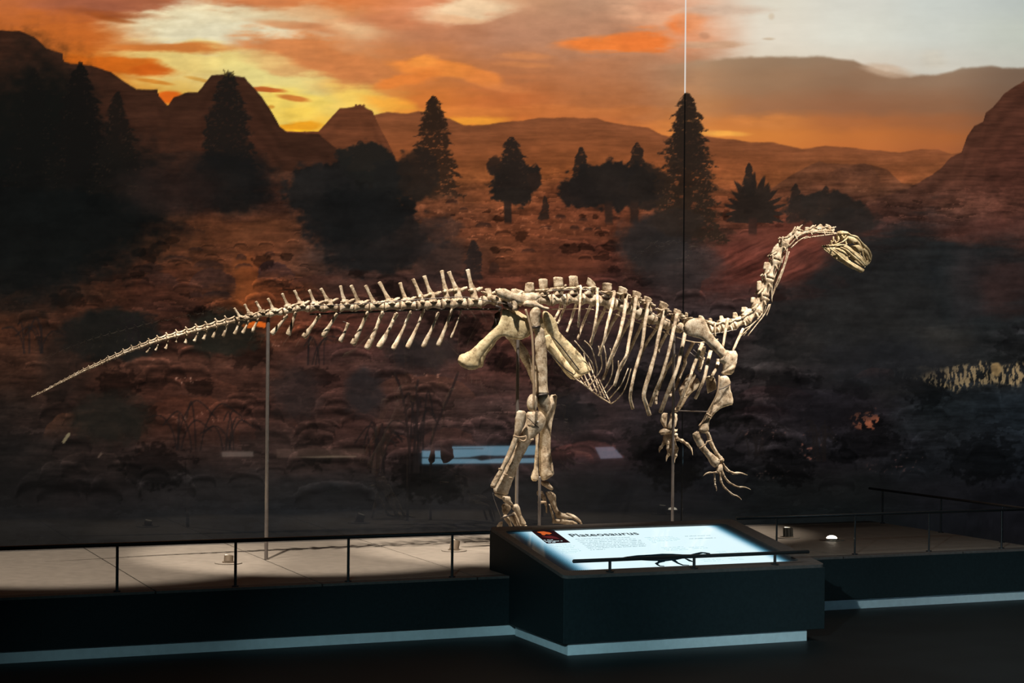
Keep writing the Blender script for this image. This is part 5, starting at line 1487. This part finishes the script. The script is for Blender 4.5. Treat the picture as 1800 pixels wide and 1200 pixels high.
for pts, Y in (([L1(300, 410), L1(340, 425), L1(395, 420)], YN - .12), ([L1(345, 420), L1(345, 440), L1(385, 460), L1(410, 440), L1(400, 410)], YN - .10), ([L1(175, 690), L1(205, 700)], YN - .12), ([L1(220, 735), L1(250, 745)], YN - .10), ([L1(265, 765), L1(290, 770)], YN - .10), ([L1(445, 450), L1(470, 440)], YN - .08)):
    m = MB(); m.T([(x, y, 1.9, Y) for x, y in pts], 2, 6, .5); bone(m, 'leg_clip', BRONZE, 0)
p_ = P(*L1(502, 292), YN - .070)
m = MB(); m.tube([p_, p_ + Vector((0, -.012, 0))], .0045, 10); bone(m, 'leg_screw', mat('polished_screw', (.9, .9, .88), .3, .6), 0)
m = MB(); m.T([(*L1(415, 258), .7, YN - .064), (*L1(445, 280), .7, YN - .069), (*L1(475, 312), .7, YN - .068), (*L1(515, 342), .7, YN - .062)], 3, 6); bone(m, 'leg_band', BLACKBAR, 0)  # last piece: dark tube standing in for a crack line on the bone

# ---- backbone armature
m = MB(); m.T([(545, 537.5, .75, YS - .055), (600, 535.5, .75, YS - .06), (660, 532, .75, YS - .06), (720, 527.5, .75, YS - .06), (790, 522.5, .75, YS - .06), (822, 522.5, .75, YS - .06), (860, 529, .75, YS - .07), (905, 536.5, .75, YS - .09)], 3, 6); bone(m, 'backbone_rod', STEEL, 0)
m = MB(); m.T([(545, 552.5, 1.5, YS), (600, 550, 1.7, YS), (660, 547.5, 1.8, YS), (720, 545, 1.8, YS), (800, 543.5, 1.8, YS), (880, 543.5, 1.8, YS)], 3, 8); bone(m, 'backbone_bar', BLACKBAR, 0)
m = MB(); m.T([(*Z5(250, 440), 1.0, YS), (*Z5(470, 438), 1.0, YS), (*Z5(660, 436), 1.0, YS), (*Z5(900, 472), 1.0, YS), (*Z5(1100, 540), 1.0, YS), (*Z5(1400, 648), 1.0, YS), (*Z5(1660, 752), 1.0, YS), (1230, 602, 1.0, YS), (1262, 596, 1.0, YS)], 3, 8); bone(m, 'backbone_bar', BRONZE, 0)
m = MB(); m.T([(*Z5(300, 240), .7, YS - .055), (*Z5(500, 236), .7, YS - .06), (*Z5(740, 238), .7, YS - .06), (*Z5(860, 290), .7, YS - .06), (*Z5(1200, 405), .7, YS - .055), (*Z5(1400, 510), .7, YS - .055), (*Z5(1600, 600), .7, YS - .05), (1220, 590, .7, YS - .05), (1295, 579, .7, YS - .05)], 3, 6); bone(m, 'backbone_rod', STEEL, 0)
for i, (b, tp) in enumerate(chev[12:24]):
    m = MB(); m.T([(b[0] - 9, b[1] - 3.0, .5, YS), (b[0] - 4, b[1] - 1.5, .5, YS), (b[0] - 2.5, b[1] + 5, .5, YS)], 3, 6); bone(m, 'chevron_wire', STEEL, 0)
m = MB(); m.S([(*Z4(620, 240), *Z4(630, 300), 3, YS - .03), (*Z4(690, 260), *Z4(690, 330), 3, YS - .03), (*Z4(750, 270), *Z4(750, 330), 3, YS - .03)], 1, 8); bone(m, 'hip_bracket', BLACKBAR, 0)
m = MB(); m.T([(*Z4(560, 290), 2.6, YS - .03), (*Z4(600, 300), 2.6, YS - .03), (*Z4(590, 330), 3.2, YS - .03)], 1, 8); bone(m, 'hip_bracket', BLACKBAR, 0)
m = MB(); m.S([(*Z4(545, 360), *Z4(600, 330), 1.4, YS + .02), (*Z4(545, 420), *Z4(595, 400), 1.4, YS + .02), (*Z4(515, 490), *Z4(580, 470), 1.4, YS + .02)], 2, 8); bone(m, 'hip_bracket', BLACKBAR, 0)

# ---- shoulder and near arm
YA = YS - .20
leg_bone('scapula', [(418, 590, 440, 500, 2.4), (430, 640, 500, 430, 3.0), (490, 690, 600, 395, 3.0), (560, 715, 720, 385, 3.0), (640, 730, 785, 415, 3.2), (720, 760, 825, 490, 3.6), (800, 820, 868, 590, 4.2), (880, 900, 935, 690, 4.6), (960, 980, 1010, 780, 5), (1040, 1060, 1090, 870, 5.4), (1095, 1130, 1170, 970, 6)], YA, mt=BONE, amp=.0025, zf=Z6)
leg_bone('coracoid', [(640, 830, 730, 640, 5), (690, 860, 800, 650, 6), (690, 900, 880, 655, 6.5), (680, 960, 910, 700, 6), (670, 995, 912, 780, 6), (700, 1010, 885, 880, 6.5), (760, 1015, 860, 950, 5)], YA, mt=BONE, amp=.004, zf=N3)
leg_bone('humerus', [(1308, 330, 1425, 318, 7), (1290, 380, 1452, 390, 8), (1285, 450, 1452, 470, 7), (1262, 560, 1485, 570, 6), (1230, 640, 1478, 680, 5.5), (1195, 710, 1360, 715, 5), (1160, 780, 1255, 790, 5), (1120, 870, 1185, 880, 5), (1065, 950, 1165, 960, 6), (1040, 1015, 1165, 1020, 6.5), (1060, 1040, 1140, 1045, 5)], YA - .02, zf=G3)
m = MB(); m.T([(*G3(1305, 300), 1.5, YA - .06), (*G3(1298, 430), 1.5, YA - .07), (*G3(1270, 560), 1.5, YA - .07), (*G3(1210, 680), 1.5, YA - .06), (*G3(1150, 790), 1.5, YA - .05), (*G3(1090, 900), 1.4, YA - .03), (*G3(1040, 960), 1.4, YA - .03)], 3, 8); bone(m, 'arm_brace', BRONZE, 0)
m = MB(); m.T([(*G3(1275, 490), 1.0, YA - .06), (*G3(1360, 465), 1.0, YA - .065), (*G3(1455, 412), 1.0, YA - .05)], 2, 6); bone(m, 'arm_band', BLACKBAR, 0)
m = MB(); m.T([(*G3(1140, 800), 1.8, YA - .05), (*G3(1200, 840), 1.8, YA - .05)], 1, 6); bone(m, 'arm_band', BRONZE, 0)
leg_bone('ulna', [(618, 395, 690, 370, 5), (620, 430, 720, 440, 5), (655, 500, 745, 500, 4.4), (705, 570, 780, 560, 4), (755, 630, 820, 600, 4), (790, 680, 870, 640, 4.6), (815, 730, 912, 690, 5.4), (840, 755, 905, 735, 4.5)], YA - .01, zf=H1)
leg_bone('radius', [(765, 385, 798, 370, 3.4), (775, 430, 815, 420, 3), (810, 520, 845, 500, 2.8), (865, 620, 900, 600, 2.8), (905, 680, 955, 660, 3.4), (930, 700, 970, 685, 3.2)], YA + .02, zf=H1)
for pts in ([H1(695, 555), H1(760, 510), H1(770, 480)], [H1(770, 480), H1(830, 465)], [H1(900, 690), H1(960, 675)]):
    m = MB(); m.T([(x, y, 1.2, YA - .05) for x, y in pts], 2, 6); bone(m, 'arm_band', BRONZE, 0)


def digit(pts, w, Y, dY=0.0):
    """finger: bones with swollen ends along the pixel points, the last one a claw"""
    for k in range(len(pts) - 1):
        (xa, ya), (xb, yb) = pts[k], pts[k + 1]
        ww = w * (1 - .10 * k)
        Ya, Yb = Y + dY * k, Y + dY * (k + 1)
        m = MB()
        if k == len(pts) - 2:
            mx, my = (xa + xb) / 2, (ya + yb) / 2
            nx, ny = (yb - ya), -(xb - xa)
            if ny > 0: nx, ny = -nx, -ny
            m.T([(xa, ya, ww * 1.0, Ya), (mx + nx * .10, my + ny * .10, ww * .62, (Ya + Yb) / 2), (xb, yb, .35, Yb)], 4, 8, .7)
            bone(m, 'claw', BONE, .0004)
        else:
            f = lambda u: (xa + (xb - xa) * u, ya + (yb - ya) * u)
            m.T([(*f(.04), ww, Ya), (*f(.25), ww * .8, Ya), (*f(.55), ww * .62, Ya), (*f(.8), ww * .85, Yb), (*f(.97), ww * .95, Yb)], 1, 8)
            bone(m, 'finger_bone', BONE, .0006)


leg_bone('wrist_bone', [(905, 745, 945, 735, 3), (880, 790, 950, 770, 3.4), (865, 825, 940, 820, 3)], YA, zf=H1, k=1, amp=.002)
digit([H1(935, 705), H1(1000, 795), H1(1070, 832), H1(1222, 852)], 3.0, YA + .03, .005)
digit([H1(925, 745), H1(960, 860), H1(1010, 925), H1(1075, 965), H1(1130, 985), H1(1262, 1012)], 2.6, YA, .0)
digit([H1(915, 820), H1(930, 920), H1(965, 985), H1(1060, 1068), H1(1160, 1125)], 2.4, YA - .02, -.003)
digit([H1(860, 820), H1(862, 915), H1(866, 965), H1(880, 1030)], 1.9, YA - .04, -.004)
digit([H1(880, 820), H1(800, 825), H1(732, 862)], 2.2, YA - .05, -.006)

# ---- far shoulder and arm
YB_ = YS + .20
leg_bone('coracoid', [(880, 300, 995, 280, 4), (850, 360, 985, 330, 4), (800, 430, 900, 500, 4), (770, 490, 860, 560, 4), (800, 580, 850, 590, 3)], YB_ - .04, zf=G3, k=2)
leg_bone('humerus', [(1000, 330, 1050, 400, 4), (930, 440, 1010, 480, 5), (860, 540, 930, 530, 4.5), (800, 620, 860, 640, 4.5), (740, 700, 810, 720, 4.5), (690, 760, 760, 780, 4.5)], YB_, zf=G3, k=2)
leg_bone('sternal_plate', [(1130, 340, 1150, 310, 2), (1140, 420, 1210, 310, 2.4), (1150, 520, 1255, 340, 2.4), (1165, 530, 1270, 440, 2.2), (1220, 500, 1275, 470, 2)], YS - .10, zf=G3, k=2)
leg_bone('ulna', [(275, 180, 340, 165, 4), (258, 250, 335, 240, 4), (280, 290, 330, 300, 3.4), (300, 330, 330, 330, 3)], YB_, zf=H1, k=2)
leg_bone('radius', [(370, 170, 445, 180, 4), (360, 240, 445, 230, 4), (340, 300, 435, 290, 4), (330, 330, 420, 320, 3)], YB_ - .03, zf=H1, k=2)
leg_bone('wrist_bone', [(240, 380, 300, 335, 4), (270, 400, 380, 335, 5), (330, 400, 430, 340, 5), (390, 390, 448, 345, 4)], YB_ - .02, zf=H1, k=2, amp=.004)
leg_bone('wrist_bone', [(295, 395, 442, 385, 4), (300, 440, 435, 430, 4.4), (305, 480, 420, 478, 3.4)], YB_, zf=H1, k=2, amp=.005)
digit([H1(335, 400), H1(335, 490), H1(345, 560), H1(350, 620), H1(322, 702)], 4.2, YB_, 0)
digit([H1(400, 400), H1(405, 490), H1(440, 560), H1(425, 640), H1(415, 716)], 4.2, YB_ - .02, 0)
digit([H1(310, 420), H1(295, 500), H1(262, 545), H1(245, 600)], 3.6, YB_ + .03, 0)
digit([H1(425, 400), H1(445, 450), H1(500, 470), H1(560, 510), H1(617, 632)], 4.2, YB_ - .05, -.004)
digit([H1(370, 400), H1(370, 500), H1(372, 560), H1(375, 640)], 3.8, YB_ + .01, 0)

# ---- skull
q8 = mpp(1490, YS)


def pair(m, rows, off, k=2, n=8):
    for s in (-1, 1):
        m.S([(*Z8(a + (0 if s < 0 else 0), b), *Z8(c, d), t, YS + s * (o if o is not None else off)) for a, b, c, d, t, o in rows], k, n)


m = MB()
# roof from the back of the head to the snout
m.S([(*Z8(a, b), *Z8(c, d), t, YS) for a, b, c, d, t in ((715, 225, 705, 320, 8), (770, 205, 770, 330, 10), (880, 225, 860, 300, 11), (960, 290, 930, 345, 11), (1045, 300, 1010, 380, 11), (1120, 330, 1080, 400, 10), (1180, 400, 1140, 450, 8), (1290, 500, 1240, 550, 6), (1390, 590, 1340, 650, 5), (1450, 670, 1400, 720, 4.4), (1488, 780, 1440, 800, 4), (1475, 890, 1435, 880, 4), (1440, 985, 1400, 950, 4), (1390, 1025, 1355, 960, 4), (1360, 1010, 1345, 960, 3))], 2, 10)
# braincase
m.S([(*Z8(a, b), *Z8(c, d), t, YS) for a, b, c, d, t in ((700, 290, 690, 350, 4), (760, 260, 730, 400, 7), (830, 300, 790, 430, 7), (890, 340, 850, 420, 6))], 2, 10)
i0_, f0_ = len(m.v), len(m.f)
for s in (-1,):
    def R(rows, k=2, n=8):
        m.S([(*Z8(a, b), *Z8(c, d), t, YS + s * o * .8) for a, b, c, d, t, o in rows], k, n)
    R([(930, 330, 900, 420, 2.5, .046), (880, 400, 845, 470, 2.2, .050), (800, 460, 740, 500, 2.2, .050), (690, 510, 650, 560, 2.2, .050), (560, 530, 520, 590, 2.2, .050), (480, 535, 480, 575, 2, .050)])                    # quadrate
    R([(950, 330, 930, 400, 2, .042), (1080, 350, 1010, 460, 2, .042), (1160, 420, 1070, 500, 2, .038), (1180, 440, 1100, 500, 1.8, .034)])                      # plate over the eye
    R([(640, 545, 640, 585, 1.8, .050), (780, 520, 780, 560, 2, .050), (900, 540, 880, 575, 2, .048), (1000, 600, 975, 640, 2, .044), (1110, 690, 1085, 730, 2, .038), (1240, 780, 1215, 820, 2, .030), (1320, 880, 1290, 910, 2, .024), (1360, 970, 1335, 1000, 2, .018)])   # cheek bar
    R([(760, 575, 755, 610, 1.6, .046), (880, 620, 860, 655, 1.8, .045), (980, 690, 955, 730, 1.8, .042), (1100, 800, 1075, 840, 1.8, .036), (1220, 900, 1195, 945, 1.8, .028), (1330, 1010, 1310, 1045, 1.6, .020)])   # tooth-bearing edge
    R([(1040, 555, 1075, 570, 1.4, .040), (1140, 540, 1130, 620, 1.6, .036), (1230, 545, 1200, 680, 1.6, .030), (1280, 600, 1255, 700, 1.6, .026)])              # plate before the eye
    R([(1200, 440, 1150, 480, 1.6, .030), (1260, 560, 1215, 570, 1.8, .027), (1300, 660, 1262, 660, 1.6, .024), (1305, 760, 1275, 760, 1.5, .021), (1345, 850, 1310, 860, 1.5, .018), (1385, 930, 1350, 945, 1.5, .015)])
    R([(880, 420, 850, 400, 1.5, .044), (900, 470, 870, 480, 1.5, .046), (930, 520, 890, 530, 1.5, .046)])                                           # bar behind the eye
    R([(1330, 620, 1290, 640, 2, .024), (1400, 680, 1330, 730, 2, .021), (1440, 780, 1395, 790, 2, .018), (1470, 900, 1420, 880, 2, .016)])
    R([(1420, 900, 1350, 930, 2.2, .015), (1430, 960, 1340, 990, 2.4, .014), (1390, 1020, 1340, 1030, 2, .012)])
    R([(860, 545, 830, 600, 2.4, .047), (960, 580, 925, 660, 2.4, .045), (1080, 680, 1040, 760, 2.4, .039), (1190, 770, 1150, 860, 2.4, .033), (1290, 870, 1250, 950, 2.2, .026), (1350, 980, 1320, 1030, 2, .019)])
    R([(720, 330, 690, 420, 3, .040), (740, 400, 700, 470, 3, .044), (700, 450, 640, 500, 2.6, .047)])
    R([(820, 300, 790, 350, 2.4, .044), (850, 360, 820, 400, 2.4, .046), (900, 330, 880, 300, 2, .044)])
    R([(640, 420, 620, 460, 2.2, .030), (660, 470, 630, 510, 2.2, .036), (700, 500, 680, 530, 2, .040)])
m.mirror(YS, i0_, f0_)
skull = bone(m, 'skull', BONE2, .0020)
m = MB()
for s, o in ((-1, .036),):
    m.S([(*Z8(a, b), *Z8(c, d), t, YS + s * o * w_) for a, b, c, d, t, w_ in ((480, 560, 500, 600, 1.8, 1.0), (540, 575, 545, 625, 2, 1.0), (640, 590, 600, 690, 2, 1.0), (740, 600, 690, 770, 1.8, .98), (850, 650, 760, 820, 1.6, .92), (910, 760, 830, 880, 1.6, .85), (960, 880, 910, 945, 1.6, .74), (1080, 965, 1030, 1040, 1.7, .55), (1200, 1030, 1160, 1120, 1.8, .38), (1325, 1110, 1270, 1190, 2, .25))], 2, 8)
    m.S([(*Z8(a, b), *Z8(c, d), t, YS + s * (o + .003) * w_) for a, b, c, d, t, w_ in ((520, 600, 510, 640, 1.6, 1.0), (680, 720, 665, 760, 1.8, 1.0), (830, 850, 815, 890, 1.8, .88), (1000, 965, 985, 1010, 1.8, .68), (1150, 1060, 1130, 1110, 1.8, .45))], 2, 8)
m.S([(*Z8(a, b), *Z8(c, d), t, YS - .040 * w_) for a, b, c, d, t, w_ in ((640, 600, 640, 640, 1.6, 1), (760, 650, 740, 690, 2.0, 1), (840, 680, 815, 720, 2.0, .97), (930, 770, 905, 790, 1.6, .9))], 2, 8)
m.mirror(YS)
jaw = bone(m, 'lower_jaw', BONE2, .0010, skull)
m = MB()
for s in (-1,):
    for i in range(13):
        u = i / 12
        x = 1010 + 330 * u; y = 760 + 285 * u
        o = .033 - .018 * u
        xa, ya = Z8(x, y); xb, yb = Z8(x - 14, y + 34)
        m.T([(xa, ya, .8, YS + s * o), (xb, yb, .25, YS + s * o)], 1, 5, 1, False)
m.mirror(YS)
m.build('teeth', BONE2, skull)['kind'] = 'stuff'

# cross rod between the fore limbs, held by the front pole
m = MB(); m.T([(*G3(720, 760), 1.0, YS - .02), (*G3(950, 768), 1.0, YS - .10), (*G3(1150, 775), 1.0, YA - .03)], 2, 6); bone(m, 'arm_strut', STEEL, 0)
for pts in ([N3(250, 640), N3(305, 690)], [N3(320, 560), N3(440, 690)], [N3(200, 680), N3(280, 745)], [N3(340, 735), N3(440, 825)]):
    m = MB(); m.T([(x, y, .7, YS - .05) for x, y in pts], 1, 6); bone(m, 'chest_rod', STEEL, 0)


# ------------------------------------------------------------------ poles
def pole(label, pts, rpx, Y):
    x0, y0 = pts[0]
    top = P(x0, y0, Y)
    foot = Vector((top.x, Y, H))
    r = rpx * mpp(x0, Y)
    t = thing('support_pole', foot, label, 'pole', 'steel poles carrying the skeleton')
    mid = top.lerp(foot, .5)
    MB().tube([top, mid, foot + Vector((0, 0, .001))], r, 12, None, False).build('shaft', STEEL, t, 'edged')
    MB().tube([top - Vector((0, 0, .03)), top + Vector((0, 0, .003))], r * .62, 10, None, False).build('tip', STEEL, t)
    return t


pole('bright steel pole under the middle of the tail', [(471.5, 558.8)], 3.4, YS + .01)
pole('steel pole behind the bent near hind leg under the hip', [(910.5, 590)], 3.0, YS + .03)
pole('dark steel pole under the chest beside the far hand', [(1184.5, 588)], 2.6, YS)
pole('bronze steel pole holding the far hind foot', [(948.5, 838)], 2.6, YF - .10)

# ------------------------------------------------------------------ a second desk across the hall, seen only mirrored in the mural
def mirrored(px, py, z):
    r = ray(px, py)
    p = EYE + r * ((z - EYE.z) / r.z)
    return Vector((p.x, 2 * MURAL_Y - p.y, z))


pa, pb = mirrored(744, 801, 0.55), mirrored(1095, 797, 0.55)
yd = (pa.y + pb.y) / 2
d2 = thing('information_desk', ((pa.x + pb.x) / 2, yd - .3, 0), 'second lit desk across the hall, mirrored as a blue strip in the mural', 'desk')
xa, xb = min(pa.x, pb.x), max(pa.x, pb.x)
m = MB().box(xa - .1, xb + .1, yd - .7, yd - .008, 0.0, 0.66); m.build('body', PLINTH, d2, False, .004)


def on_mirror(px, py, y):
    """the point of the plane at depth y that the photograph shows mirrored at (px, py)"""
    q_ = P(px, py, 2 * MURAL_Y - y)
    return Vector((q_.x, y, q_.z))


m = MB(); m.prism([on_mirror(a_, b_, yd - .007) for a_, b_ in ((742, 792), (778, 792), (780, 785), (944, 783), (944, 813), (742, 815))], Vector((0, .004, 0)))
m.build('screen', emit_mat('blue_screen', lin((150, 205, 232)), 13.0), d2, False)
m = MB(); m.prism([on_mirror(a_, b_, yd - .007) for a_, b_ in ((1046, 786), (1078, 785), (1095, 804), (1056, 806))], Vector((0, .004, 0)))
m.build('screen', emit_mat('lilac_screen', lin((190, 195, 220)), 7.0), d2, False)
m = MB(); m.prism([on_mirror(a_, b_, yd - .001) for a_, b_ in ((742, 803.2), (800, 804), (824, 803), (848, 799.5), (872, 800.5), (944, 799), (944, 805), (870, 806), (846, 809.5), (836, 806.5), (800, 806.5), (742, 805.2))], Vector((0, .002, 0)))
m.build('silhouette', BLACKBAR, d2, False)
m = MB(); m.prism([on_mirror(a_, b_, yd - .001) for a_, b_ in ((784, 788.2), (850, 787.6), (850, 788.8), (784, 789.4))], Vector((0, .002, 0)))
m.build('text_lines', BLACKBAR, d2, False)

# unseen stand-in for a lit platform edge, its glow added to mirror as strips
sa, sb = mirrored(395, 800, 0.50), mirrored(640, 800, 0.50)
ys_ = (sa.y + sb.y) / 2
sc_t = thing('platform_stand_in', ((sa.x + sb.x) / 2, ys_ - .3, 0), 'unseen stand-in for a lit platform edge, its added glowing strips mirrored beside the tail pole', 'platform_stand_in')
x0_, x1_ = min(sa.x, sb.x), max(sa.x, sb.x)
MB().box(x0_ - .1, x1_ + .1, ys_ - .6, ys_ - .008, 0.0, 0.62).build('body', PLINTH, sc_t, False, .004)
for quad, col, st in ((((390, 794), (445, 793.4), (445, 802), (390, 802.4)), (150, 132, 120), 9.5), (((486, 789), (640, 788), (640, 803), (486, 804.5)), (150, 118, 100), 3.4)):
    m = MB(); m.prism([on_mirror(a_, b_, ys_ - .006) for a_, b_ in quad], Vector((0, .004, 0)))
    m.build('glow_strip', emit_mat('pale_edge_glow', lin(col), st), sc_t, False)
m = MB(); m.prism([on_mirror(a_, b_, ys_ - .001) for a_, b_ in ((520, 803), (560, 802), (585, 801), (626, 801.4), (626, 803), (560, 804))], Vector((0, .002, 0)))
m.build('glow_strip', emit_mat('bright_edge_glow', lin((220, 190, 160)), 8.0), sc_t, False)
